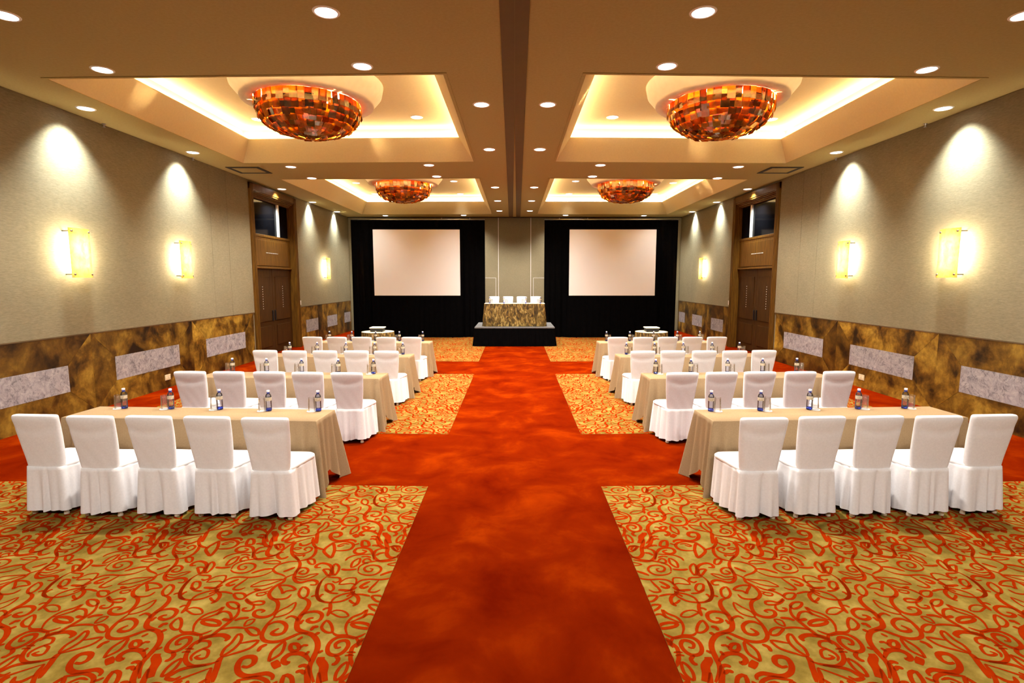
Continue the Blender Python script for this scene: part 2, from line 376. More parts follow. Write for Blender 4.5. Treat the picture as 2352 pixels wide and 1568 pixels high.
# strokes of the woven vine repeat, read off the carpet: (view, closed, width, points)
ST = [
 (1,0,K_,[(75,300),(110,308),(170,308),(240,300)]),
 (1,0,M_,[(240,330),(260,352),(320,366),(400,362),(470,335),(508,300),(495,268),(430,258),(360,272),(325,298),(335,325),(385,325),(415,300),(385,295)]),
 (1,0,M_,[(245,325),(280,275),(370,235),(480,215),(620,200),(740,165),(830,100),(920,40),(1010,10),(1148,-27)]),
 (1,1,T_,[(600,250),(660,235),(740,228),(785,250),(730,265),(650,262)]),
 (1,0,M_,[(985,240),(900,240),(800,262),(740,290),(705,330),(740,365),(800,385),(840,405)]),
 (1,0,K_,[(815,352),(880,330),(945,302)]),
 (1,0,K_,[(940,180),(980,225),(1000,260),(990,310),(960,350),(940,390),(935,430),(965,465),(1020,470),(1090,450),(1150,445),(1190,465),(1170,495),(1110,495)]),
 (1,0,M_,[(960,370),(970,330),(1010,310),(1060,310),(1090,335),(1070,370),(1020,378),(990,365),(1020,345),(1045,335)]),
 (1,1,T_,[(955,425),(1030,440),(1110,420),(1200,375),(1110,385),(1040,410),(960,405)]),
 (1,0,K_,[(940,375),(880,400),(840,420),(820,460),(770,490),(720,520),(680,560),(660,600),(680,640),(740,670),(760,710),(745,770),(700,820),(620,850),(540,850),(495,825),(510,785),(570,770),(610,785),(570,800)]),
 (1,1,T_,[(810,435),(720,440),(600,450),(520,480),(460,515),(560,510),(660,490),(760,455)]),
 (1,0,M_,[(700,345),(600,390),(500,410),(430,415),(340,410),(250,420),(180,450),(110,500),(70,530),(0,545)]),
 (1,0,K_,[(465,370),(540,345),(620,325),(700,320)]),
 (1,0,M_,[(430,420),(360,470),(300,510),(270,545),(330,550),(400,525)]),
 (1,0,K_,[(330,435),(270,455),(200,490),(230,505),(290,485)]),
 (1,0,K_,[(70,520),(90,570),(120,600),(110,640),(70,680),(20,700)]),
 (1,0,M_,[(100,575),(180,575),(260,595)]),
 (1,1,M_,[(285,590),(370,590),(400,620),(370,650),(310,650),(280,620)]),
 (1,0,M_,[(0,600),(40,580),(90,565)]),
 (1,0,M_,[(400,630),(440,600),(520,565),(620,545),(700,510)]),
 (1,0,K_,[(500,540),(530,550),(570,555)]),
 (1,0,T_,[(655,560),(620,575),(530,590),(535,615),(590,610),(630,590),(600,580)]),
 (1,1,M_,[(405,650),(430,690),(500,715),(590,710),(600,680),(540,675),(460,690)]),
 (1,0,M_,[(490,715),(490,750),(450,780),(380,780),(380,755),(420,750)]),
 (1,1,M_,[(205,690),(290,690),(330,730),(290,760),(220,735)]),
 (1,0,K_,[(320,720),(330,780),(300,840),(240,890),(180,940),(100,1000),(33,1050),(-87,1100),(-177,1150),(-227,1220),(-257,1290),(-247,1350),(-177,1390),(-67,1380),(33,1360),(113,1330)]),
 (1,0,M_,[(80,830),(150,790),(220,800),(245,850),(235,890)]),
 (1,0,K_,[(150,870),(190,880),(225,885)]),
 (1,0,K_,[(280,890),(350,865),(440,860)]),
 (1,1,T_,[(390,950),(420,890),(500,875),(470,920)]),
 (1,0,M_,[(110,990),(220,970),(320,965),(400,975)]),
 (1,1,M_,[(410,975),(480,965),(545,1000),(540,1045),(470,1045),(420,1000)]),
 (1,0,X_,[(-100,1100),(-40,1070),(80,1050),(160,1050),(210,1080),(175,1115)]),
 (3,1,K_,[(1080,890),(1170,880),(1250,900),(1260,940),(1170,940),(1090,920)]),
 (3,0,M_,[(1010,1150),(1070,1115),(1150,1120),(1150,1170),(1080,1200),(1000,1240),(950,1290),(960,1330)]),
 (3,0,M_,[(1080,1200),(1140,1220),(1120,1290),(1050,1310),(1000,1290),(1060,1265)]),
 (1,0,K_,[(1600,1090),(1500,1070),(1400,1080),(1330,1130),(1300,1200),(1320,1255),(1400,1270),(1480,1230),(1530,1160),(1510,1110),(1440,1115),(1390,1150),(1400,1190),(1450,1180)]),
 (1,0,K_,[(1380,1270),(1420,1310),(1390,1360),(1345,1370)]),
 (1,0,T_,[(1490,1275),(1540,1268),(1590,1275)]),
 (1,0,T_,[(1510,1240),(1560,1235),(1610,1240)]),
 (1,1,M_,[(1240,950),(1290,890),(1340,930),(1355,1010),(1300,1020),(1250,990)]),
 (1,0,M_,[(1355,1015),(1400,1050),(1500,1050),(1600,1075),(1660,1060),(1720,1030)]),
 (1,0,M_,[(1610,1075),(1635,1110),(1640,1170)]),
 (1,0,M_,[(1520,1050),(1500,980),(1520,910),(1580,850),(1680,810),(1735,770),(1700,840),(1620,880),(1530,915)]),
 (1,0,M_,[(1300,400),(1240,450),(1200,520),(1185,600),(1210,660),(1270,685),(1340,690),(1440,680),(1520,650),(1580,610),(1600,560)]),
 (1,0,K_,[(1240,450),(1200,520),(1185,600),(1210,660),(1270,685)]),
 (1,0,M_,[(1340,690),(1380,640),(1470,600),(1570,580),(1600,570)]),
 (1,0,K_,[(1420,550),(1480,555),(1560,555),(1620,520)]),
 (1,1,M_,[(1290,490),(1350,490),(1370,540),(1330,570),(1285,540)]),
 (1,0,M_,[(1270,550),(1340,585),(1420,590)]),
 (1,0,M_,[(1120,630),(1155,615),(1190,620)]),
 (1,0,M_,[(1210,640),(1230,610),(1260,598)]),
 (1,0,K_,[(1330,690),(1332,760),(1300,840)]),
 (1,0,M_,[(1250,775),(1280,755),(1320,752)]),
 (1,1,T_,[(1340,800),(1400,775),(1490,790),(1530,840),(1440,850),(1370,820)]),
 (1,0,M_,[(1540,660),(1570,690),(1620,712)]),
 (1,0,K_,[(1310,400),(1340,360),(1350,310),(1320,275),(1250,258),(1190,275),(1175,305),(1230,305)]),
 (1,1,M_,[(1360,310),(1390,265),(1430,300),(1410,360),(1370,390)]),
 (1,1,M_,[(1260,325),(1330,330),(1350,380),(1310,395),(1270,350)]),
 (1,0,M_,[(1300,410),(1370,415),(1430,420),(1440,450),(1390,470),(1355,455)]),
 (1,1,T_,[(1430,490),(1500,430),(1610,420),(1610,490),(1560,480)]),
 (1,1,M_,[(1085,220),(1150,215),(1160,265),(1110,265)]),
 (1,1,M_,[(775,510),(840,500),(910,515),(950,550),(880,560),(840,570),(810,590),(800,555)]),
 (1,0,M_,[(690,650),(780,655),(860,640),(905,600)]),
 (1,1,M_,[(985,590),(1030,520),(1090,550),(1075,620),(1020,640)]),
 (1,0,X_,[(1020,640),(1080,660),(1100,700),(1075,760),(1020,820),(980,880),(965,940),(980,990),(1060,1020),(1140,1050),(1190,1120),(1190,1200),(1150,1290),(1110,1380),(1110,1460),(1150,1568)]),
 (1,1,T_,[(720,850),(760,790),(860,740),(950,690),(930,760),(850,820)]),
 (1,0,K_,[(720,850),(650,920),(600,1000),(580,1060),(610,1110),(700,1125),(800,1110),(900,1070),(1000,1030),(1090,1030)]),
 (1,0,K_,[(650,940),(720,905),(800,905),(850,950),(820,1020),(740,1045),(690,1030),(720,1000),(770,975)]),
 (1,0,M_,[(840,870),(900,840),(960,860),(975,900)]),
 (1,0,K_,[(1000,840),(1080,800),(1180,790),(1240,820),(1220,880),(1140,910),(1080,890),(1110,865),(1150,860)]),
 (1,0,M_,[(1000,930),(1020,900),(1040,880)]),
 (1,0,K_,[(1120,1000),(1150,960),(1200,960)]),
 (1,0,K_,[(1160,1040),(1185,1035),(1210,1015)]),
 (1,0,M_,[(970,1100),(1000,1085),(1030,1065)]),
 (1,1,M_,[(830,1120),(820,1200),(780,1260),(700,1310),(660,1330),(680,1250),(730,1190)]),
 (1,0,.020,[(712,1335),(735,1370),(755,1410)]),
 (1,0,K_,[(540,1230),(570,1180),(640,1150)]),
 (1,1,K_,[(905,1150),(970,1150),(990,1200),(930,1225),(895,1200)]),
 (1,0,M_,[(1000,1190),(1040,1160),(1090,1165)]),
 (1,0,X_,[(880,1335),(860,1360),(820,1340),(830,1300),(900,1255),(1000,1250),(1060,1275),(1110,1340)]),
 (1,0,K_,[(980,1400),(1040,1380),(1090,1400)]),
 (1,0,M_,[(1100,1225),(1080,1245),(1060,1270)]),
 (1,0,M_,[(1200,1250),(1225,1230),(1255,1220)]),
 (1,0,.022,[(1235,1290),(1225,1330),(1262,1390),(1250,1470),(1265,1560)]),
 (1,1,M_,[(1385,1540),(1400,1460),(1460,1380),(1525,1350),(1500,1450),(1440,1520)]),
 (1,0,X_,[(360,1390),(420,1400),(490,1360),(500,1300),(440,1285),(360,1310),(315,1380),(320,1450),(370,1490),(450,1500),(560,1480),(640,1470),(700,1500),(690,1540)]),
 (1,1,M_,[(140,1280),(170,1200),(250,1130),(320,1040),(360,1060),(340,1130),(260,1210)]),
 (1,0,M_,[(340,1140),(420,1125),(540,1110),(470,1180),(380,1220),(280,1250),(150,1290)]),
 (1,0,X_,[(150,1280),(110,1330),(90,1400),(60,1480),(40,1568)]),
 (3,0,K_,[(1120,1380),(950,1400),(830,1430),(740,1480),(680,1520),(760,1540),(840,1500)]),
 (2,1,K_,[(1320,820),(1390,830),(1410,890),(1350,900),(1310,890)]),
 (2,0,K_,[(620,770),(610,830),(640,900),(700,930),(770,945)]),
 (2,0,K_,[(640,900),(655,960),(620,1030),(540,1080),(430,1105)]),
 (2,0,K_,[(380,850),(330,880),(310,940),(320,1010),(370,1060),(420,1100)]),
 (2,0,M_,[(330,970),(380,1000),(480,1000),(570,970),(600,930),(550,910),(490,940),(520,960)]),
 (2,1,T_,[(340,930),(400,915),(450,925),(380,945)]),
 (2,0,M_,[(350,1020),(430,1030),(490,1020),(470,1050)]),
 (2,0,K_,[(430,850),(440,885),(520,880),(600,840)]),
 (2,0,K_,[(200,980),(130,1000),(110,1040),(150,1075),(220,1065),(260,1040)]),
 (2,0,K_,[(880,850),(960,840),(1060,830),(1160,850),(1190,890),(1140,940),(1040,960),(930,960)]),
 (2,0,M_,[(1190,880),(1230,870),(1270,855)]),
 (2,0,M_,[(1130,870),(1050,860),(970,890),(1000,900),(1060,880)]),
 (2,1,K_,[(900,860),(840,890),(780,940),(770,980),(820,1030),(870,1060),(900,1010),(920,940)]),
 (2,0,X_,[(1530,760),(1530,800),(1560,880),(1620,920),(1680,930)]),
 (2,0,X_,[(1640,800),(1650,850),(1670,910),(1670,960),(1660,1000),(1690,1050),(1760,1060),(1830,1040)]),
 (2,1,M_,[(1750,910),(1830,900),(1870,950),(1810,975)]),
 (2,0,M_,[(1690,910),(1780,890),(1860,900)]),
 (2,0,K_,[(1600,930),(1520,950),(1480,1000),(1490,1060),(1560,1110),(1660,1110),(1790,1090)]),
 (2,0,K_,[(1510,1030),(1560,1000),(1630,990)]),
 (2,0,K_,[(1480,1090),(1460,1000),(1420,940),(1330,920),(1240,930),(1200,970),(1230,1000),(1310,1000),(1370,970),(1310,950)]),
 (2,0,M_,[(1440,1010),(1320,1015),(1200,1030),(1110,1065),(1075,1105)]),
 (2,1,M_,[(1160,1200),(1180,1120),(1280,1070),(1260,1150)]),
 (2,0,M_,[(1300,1050),(1370,1040),(1440,1060)]),
 (2,0,M_,[(1440,1110),(1400,1075),(1340,1090),(1330,1130),(1400,1140)]),
 (2,1,M_,[(75,880),(130,870),(150,920),(100,930)]),
 (2,0,K_,[(1420,800),(1470,790),(1510,810)]),
 (2,0,K_,[(1450,890),(1500,885),(1550,900)]),
]
def catmull(pts, closed, sub):
    n = len(pts); out = []
    rng = range(n if closed else n - 1)
    for i in rng:
        if closed:
            p0, p1, p2, p3 = (pts[(i + k - 1) % n] for k in range(4))
        else:
            p0, p1, p2, p3 = pts[max(i - 1, 0)], pts[i], pts[i + 1], pts[min(i + 2, n - 1)]
        for k in range(sub):
            t = k / sub; t2, t3 = t * t, t * t * t
            out.append(tuple(0.5 * (2 * p1[j] + (p2[j] - p0[j]) * t + (2 * p0[j] - 5 * p1[j] + 4 * p2[j] - p3[j]) * t2 + (3 * p1[j] - p0[j] - 3 * p2[j] + p3[j]) * t3) for j in (0, 1)))
    out.append(out[0] if closed else pts[-1])
    return out
def tile_geometry(sub):
    V, Q = [], []
    for view, closed, w, pts in ST:
        fn = (None, Z1, Z2, Z3)[view]
        wp = []
        for p in pts:
            a = on_z(*fn(p), 0.0)
            wp.append((a.x, a.y - SHEAR * abs(a.x)))
        ln = catmull(wp, closed, sub)
        n = len(ln); w = w * U * 1.12
        base = len(V)
        for i, p in enumerate(ln):
            a, b = ln[max(i - 1, 0)], ln[min(i + 1, n - 1)]
            if closed and i in (0, n - 1): a, b = ln[-2], ln[1]
            dx, dy = b[0] - a[0], b[1] - a[1]
            l = math.hypot(dx, dy) or 1e-6
            t = i / (n - 1)
            k = 1.0 if closed else 0.45 + 0.55 * min(1.0, math.sin(math.pi * t) * 1.8)
            if not closed and w > .017 * U: k = 0.75 + .25 * math.sin(math.pi * t)
            hx, hy = -dy / l * w * k / 2, dx / l * w * k / 2
            V.append((p[0] + hx, p[1] + hy)); V.append((p[0] - hx, p[1] - hy))
        for i in range(n - 1):
            Q.append((base + 2 * i, base + 2 * i + 1, base + 2 * i + 3, base + 2 * i + 2))
    return V, Q
def vine_mesh(name, x0, x1, y0, y1, sub):
    """the repeat laid over the rectangle x0..x1, y0..y1 (before the shallow V), trimmed at its border"""
    TV, TQ = tile_geometry(sub)
    xs = [v[0] for v in TV]; ys = [v[1] for v in TV]
    verts, faces = [], []
    for i in range(math.floor((x0 - max(xs)) / TX), math.ceil((x1 - min(xs)) / TX) + 1):
        for j in range(math.floor((y0 - max(ys)) / TY), math.ceil((y1 - min(ys)) / TY) + 1):
            ox, oy = i * TX, j * TY
            idx = {}
            for q in TQ:
                c = [(TV[k][0] + ox, TV[k][1] + oy) for k in q]
                if max(p[0] for p in c) <= x0 or min(p[0] for p in c) >= x1 or max(p[1] for p in c) <= y0 or min(p[1] for p in c) >= y1:
                    continue
                f = []
                for k, p in zip(q, c):
                    if k not in idx:
                        x, y = min(max(p[0], x0), x1), min(max(p[1], y0), y1)
                        idx[k] = len(verts); verts.append((x, sh(x, y), 0))
                    f.append(idx[k])
                faces.append(f[::-1])
    m = mesh_py(name, verts, faces, M['vine'])
    bm = bmesh.new(); bm.from_mesh(m)
    bmesh.ops.dissolve_degenerate(bm, dist=1e-6, edges=bm.edges)
    for f in bm.faces:
        f.normal_update()
        if f.normal.z < 0: f.normal_flip()
    bm.to_mesh(m); bm.free()
    return m
def fy(px, py):
    p = on_z(px, py, 0); return p.y - SHEAR * abs(p.x)
XO, XI = -2.84 * U, -0.432 * U
panels = [(XO, XI + .01 * U, YB + .25 * U, fy(984, 1117), 3),
          (XO, XI, fy(1030, 997), fy(1086, 859), 3),
          (XO, XI - .012 * U, fy(1105, 830), YE - 0.35 * U, 2)]
for x0, x1, y0, y1, sub in panels:
    c4 = [(x0, sh(x0, y0)), (x1, sh(x1, y0)), (x1, sh(x1, y1)), (x0, sh(x0, y1))]
    bm = bmesh.new(); prism(bm, c4, 'z', 0.0, 0.003)
    pm = mesh_bm('carpet_inlay', bm, M['tan'])
    yv0 = max(y0, 0.55 * U)
    vm = vine_mesh('vine_pattern', x0, x1, yv0, y1, sub)
    for s in (1, -1):
        p = obj('carpet_inlay', pm, floor, scale=(s, 1, 1))
        v = obj('vine_pattern', vm, p, (0, 0, 0.0042))
        tag(v, kind='stuff')

# ------------------------------------------------------------------ ceiling with four coffers
CXO, CXI = -2.845 * U, -0.425 * U
def cyz(px, py):
    p = on_z(px, py, HC); return p.y - SHEAR * abs(p.x)
CN = (cyz(1024, 170), cyz(1087, 371))
CF = (cyz(1098, 409), cyz(1122, 491))
ybr = [YB, CN[0], CN[1], CF[0], CF[1], YE + .3]
xbr = [-W - .1, CXO, CXI, 0, -CXI, -CXO, W + .1]
bm = bmesh.new()
grid = {}
for i, x in enumerate(xbr):
    for j, y in enumerate(ybr):
        yy = y if j in (0, len(ybr) - 1) else sh(x, y)
        grid[i, j] = bm.verts.new((x, yy, HC))
for i in range(len(xbr) - 1):
    for j in range(len(ybr) - 1):
        if i in (1, 4) and j in (1, 3): continue
        bm.faces.new((grid[i, j], grid[i, j + 1], grid[i + 1, j + 1], grid[i + 1, j]))
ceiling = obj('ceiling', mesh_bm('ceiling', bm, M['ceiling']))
for p in ceiling.data.polygons:
    if p.normal.z > 0: p.flip()
tag(ceiling, 'ochre painted ceiling with four recessed coffers', kind='structure')

INS, LIPH, COVE = 0.135 * U, 0.205 * U, 0.115 * U
ZL = HC + LIPH                # top of the sloped side
ZU = ZL + COVE                # upper ceiling inside the coffer
def coffer(side, y0, y1):
    def P(x, y, z): return (side * -abs(x), sh(x, y), z)
    o0, o1 = abs(CXO), abs(CXI)              # outer (wall side), inner (aisle side) half positions
    def ring(e, z): return [P(o0 - e, y0 + e, z), P(o1 + e, y0 + e, z), P(o1 + e, y1 - e, z), P(o0 - e, y1 - e, z)]
    A, B, Bt = ring(0, HC), ring(INS, ZL), ring(INS, ZL + .012)
    Ct, D = ring(INS - .10 * U, ZL + .012), ring(INS - .10 * U, ZU)
    bm = bmesh.new()
    for a, b in ((A, B), (B, Bt), (Bt, Ct), (Ct, D)):
        for k in range(4):
            quads(bm, (a[k], a[(k + 1) % 4], b[(k + 1) % 4], b[k]))
    bmesh.ops.remove_doubles(bm, verts=bm.verts, dist=1e-5)
    root = obj('ceiling_coffer', mesh_bm('ceiling_coffer', bm, M['ceiling_lit']), ceiling)
    bm = bmesh.new(); quads(bm, D)
    up = obj('coffer_ceiling', mesh_bm('coffer_ceiling', bm, M['ceiling_lit']), root)
    # stepped moulding at the mouth of the coffer
    bm = bmesh.new()
    m0, m1 = ring(-.022 * U, HC), ring(.0, HC)
    lo0, lo1 = ring(-.022 * U, HC - .008), ring(0, HC - .008)
    for a, b in ((m0, lo0), (lo0, lo1), (lo1, m1)):
        for k in range(4):
            quads(bm, (a[k], a[(k + 1) % 4], b[(k + 1) % 4], b[k]))
    bmesh.ops.remove_doubles(bm, verts=bm.verts, dist=1e-5)
    obj('coffer_moulding', mesh_bm('coffer_moulding', bm, M['ceiling']), root)
    # warm lamp strips lying in the cove trough
    E0, E1 = ring(INS - .075 * U, ZL + .03), ring(INS - .055 * U, ZL + .03)
    for k in range(4):
        bm = bmesh.new()
        a, b, c, d = E0[k], E0[(k + 1) % 4], E1[(k + 1) % 4], E1[k]
        lo = [Vector(p) - Vector((0, 0, .015)) for p in (a, b, c, d)]
        hi = [Vector(p) for p in (a, b, c, d)]
        quads(bm, hi, lo)
        for q in range(4): quads(bm, (lo[q], lo[(q + 1) % 4], hi[(q + 1) % 4], hi[q]))
        bmesh.ops.remove_doubles(bm, verts=bm.verts, dist=1e-5)
        obj('cove_lamp', mesh_bm('cove_lamp', bm, M['strip']), root)
for side in (1, -1):
    coffer(side, *CN); coffer(side, *CF)

# partition track along the middle of the ceiling; its brown paints the recess shade
for s in (1, -1):
    bm = bmesh.new()
    z0, z1 = HC - .012, HC + .0
    pts = [(-.041 * U, YB), (-.0005, YB), (-.0005, 4.0 * U), (-.031 * U, YE), (-.112 * U, YE)]
    pts = [(s * x, y) for x, y in pts]
    prism(bm, pts, 'z', z0, z1)
    tag(obj('trim_%d' % (1 if s > 0 else 2), mesh_bm('ceiling_track', bm, M['slot'])), 'sliding partition track, recess shade painted brown, along the ceiling centre', kind='structure')

# ------------------------------------------------------------------ walls
def wy(px, py=643.0): return on_x(px, py, -W).y
D0, D1 = wy(581), wy(684)                 # outer edges of the door surround
SEAMS = [wy(492.5), wy(531)]
DH = 2.19 * U                             # top of door surround
def wall_side(side):
    nm = 'left' if side < 0 else 'right'
    x0, x1 = side * W, side * (W + .25)
    xa, xb = min(x0, x1), max(x0, x1)
    bm = bmesh.new()
    off = side * .02
    a2, b2 = (min(x0 + off, x1), max(x0 + off, x1))
    box(bm, a2, b2, YB, D0 + .06, 0, HC)
    box(bm, a2, b2, D1 - .06, YE, 0, HC)
    box(bm, a2, b2, D0 + .06, D1 - .06, DH - .08, HC)
    wall = obj('wall_' + nm, mesh_bm('wall_' + nm, bm, M['fabric']))
    tag(wall, ('left' if side < 0 else 'right') + ' side wall in beige woven fabric above stone wainscot', kind='structure')
    # stretched fabric panels with fine joints
    edges = [YB, 1.2 * U, 3.3 * U, SEAMS[0], SEAMS[1], D0]
    edges = [YB, -.5 * U, 2.0 * U, SEAMS[0], SEAMS[1], D0]
    t = .02
    def fp(y0, y1):
        x_in, x_out = side * W, side * (W + t)
        m = box_mesh('wall_panel', min(x_in, x_out), max(x_in, x_out), y0 + .004, y1 - .004, ZW + .012, HC - .004, M['fabric'], .003, 1)
        obj('wall_panel', m, wall)
    for a, b in zip(edges[:-1], edges[1:]): fp(a, b)
    far = [D1, wy(775.5), YE]
    for a, b in zip(far[:-1], far[1:]): fp(a, b)
    # dark trim line over the wainscot
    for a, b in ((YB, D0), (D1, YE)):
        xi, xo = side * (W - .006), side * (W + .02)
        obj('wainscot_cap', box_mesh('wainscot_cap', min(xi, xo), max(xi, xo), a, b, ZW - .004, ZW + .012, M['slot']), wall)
    # stone wainscot: grey marble slabs between gold stone pieces cut to points
    zs0, zs1 = .190 * U, .383 * U
    g = .0025
    def piece(nm_, poly, mat, proud=0.0):
        cy = sum(p[0] for p in poly) / len(poly); cz = sum(p[1] for p in poly) / len(poly)
        pl = []
        for p in poly:
            dx, dz = p[0] - cy, p[1] - cz
            l = math.hypot(dx, dz)
            pl.append((dx * (1 - g / l), dz * (1 - g / l)))
        bm = bmesh.new()
        xi, xo = side * -(0.0 + proud), side * .02
        prism(bm, pl, 'x', xi, xo)
        obj(nm_, mesh_bm(nm_, bm, mat), wall, (side * W, cy, cz))
    slabs = [(on_x(264, 817, -W).y, on_x(411, 791, -W).y), (on_x(473, 779, -W).y, on_x(563, 764, -W).y)]
    pitch = slabs[1][0] - slabs[0][0]
    ln = slabs[0][1] - slabs[0][0]
    s1 = on_x(156, 838, -W).y
    seq = [(s1 - ln, s1)] + slabs
    while seq[0][0] > YB + pitch: seq.insert(0, (seq[0][0] - pitch, seq[0][1] - pitch))
    mids = [seq[0][0] - (pitch - ln) / 2] + [(a[1] + b[0]) / 2 for a, b in zip(seq[:-1], seq[1:])] + [min(seq[-1][1] + (pitch - ln) / 2, D0 + .02)]
    for k, (a, b) in enumerate(seq):
        m0, m1 = mids[k], mids[k + 1]
        e1 = min(m1, D0)
        piece('marble_slab', [(a, zs0), (b, zs0), (b, zs1), (a, zs1)], M['marble'], .002)
        piece('stone_piece', [(m0, ZW), (a, zs1), (b, zs1), (e1, ZW)], M['stone'])
        piece('stone_piece', [(m0, 0), (e1, 0), (b, zs0), (a, zs0)], M['stone'])
        piece('stone_piece', [(m0, 0), (a, zs0), (a, zs1), (m0, ZW)], M['stone'])
        piece('stone_piece', [(e1, 0), (e1, ZW), (b, zs1), (b, zs0)], M['stone'])
    f2 = [(wy(699), wy(727)), (wy(748), wy(771)), (wy(788), wy(802))]
    cuts = [D1, (f2[0][1] + f2[1][0]) / 2, (f2[1][1] + f2[2][0]) / 2, YE]
    for k, (a, b) in enumerate(f2):
        c0, c1 = cuts[k], cuts[k + 1]
        b = min(b, YE - .05)
        piece('marble_slab', [(a, zs0), (b, zs0), (b, zs1), (a, zs1)], M['marble'], .002)
        piece('stone_piece', [(c0, 0), (a, 0), (a, ZW), (c0, ZW)], M['stone'])
        piece('stone_piece', [(b, 0), (c1, 0), (c1, ZW), (b, ZW)], M['stone'])
        piece('stone_piece', [(a, zs1), (b, zs1), (b, ZW), (a, ZW)], M['stone'])
        piece('stone_piece', [(a, 0), (b, 0), (b, zs0), (a, zs0)], M['stone'])
    return wall
for side in (-1, 1): wall_side(side)

# far partition with aluminium joints and a pass door outline
bm = bmesh.new(); box(bm, -W - .25, W + .25, YE + .02, YE + .25, 0, HC)
wf = tag(obj('wall_back', mesh_bm('wall_back', bm, M['fabric'])), 'beige folding partition at the far end', kind='structure')
bx = abs(on_y(1145, 600, YE).x)
be = [-W, -W + .42 * U, -W + 1.35 * U, -2 * bx, -bx, bx, 2 * bx, W - 1.35 * U, W - .42 * U, W]
be = [-W, -4.5 * bx, -2.75 * bx, -bx, bx, 2.75 * bx, 4.5 * bx, W]
for a, b in zip(be[:-1], be[1:]):
    obj('partition_panel', box_mesh('partition_panel', a + .01, b - .01, YE, YE + .02, .01, HC - .02, M['fabric'], .003, 1), wf)
for x in be[1:-1]:
    obj('joint_strip', box_mesh('joint_strip', x - .012, x + .012, YE - .004, YE + .012, 0, HC - .02, M['alu']), wf)
for s in (-1, 1):
    dx = abs(on_y(1139, 640, YE).x); dz = on_y(1139, 638, YE).z
    bm = bmesh.new()
    box(bm, s * dx - .008, s * dx + .008, YE - .006, YE + .012, 0, dz)
    box(bm, min(s * dx, s * (dx + .9)), max(s * dx, s * (dx + .9)), YE - .006, YE + .012, dz - .008, dz + .008)
    obj('pass_door_edge', mesh_bm('pass_door_edge', bm, M['alu']), wf)
bm = bmesh.new(); box(bm, -W - .25, W + .25, YB - .25, YB, 0, HC)
tag(obj('wall_front', mesh_bm('wall_front', bm, M['fabric'])), 'beige fabric wall behind the viewpoint', kind='structure')
bm = bmesh.new(); box(bm, -W, W, YE - .05, YE - .002, HC - .03, HC - .004)
tag(obj('trim_3', mesh_bm('trim_3', bm, M['dark_gap'])), 'dark shadow gap where partition meets ceiling', kind='structure')

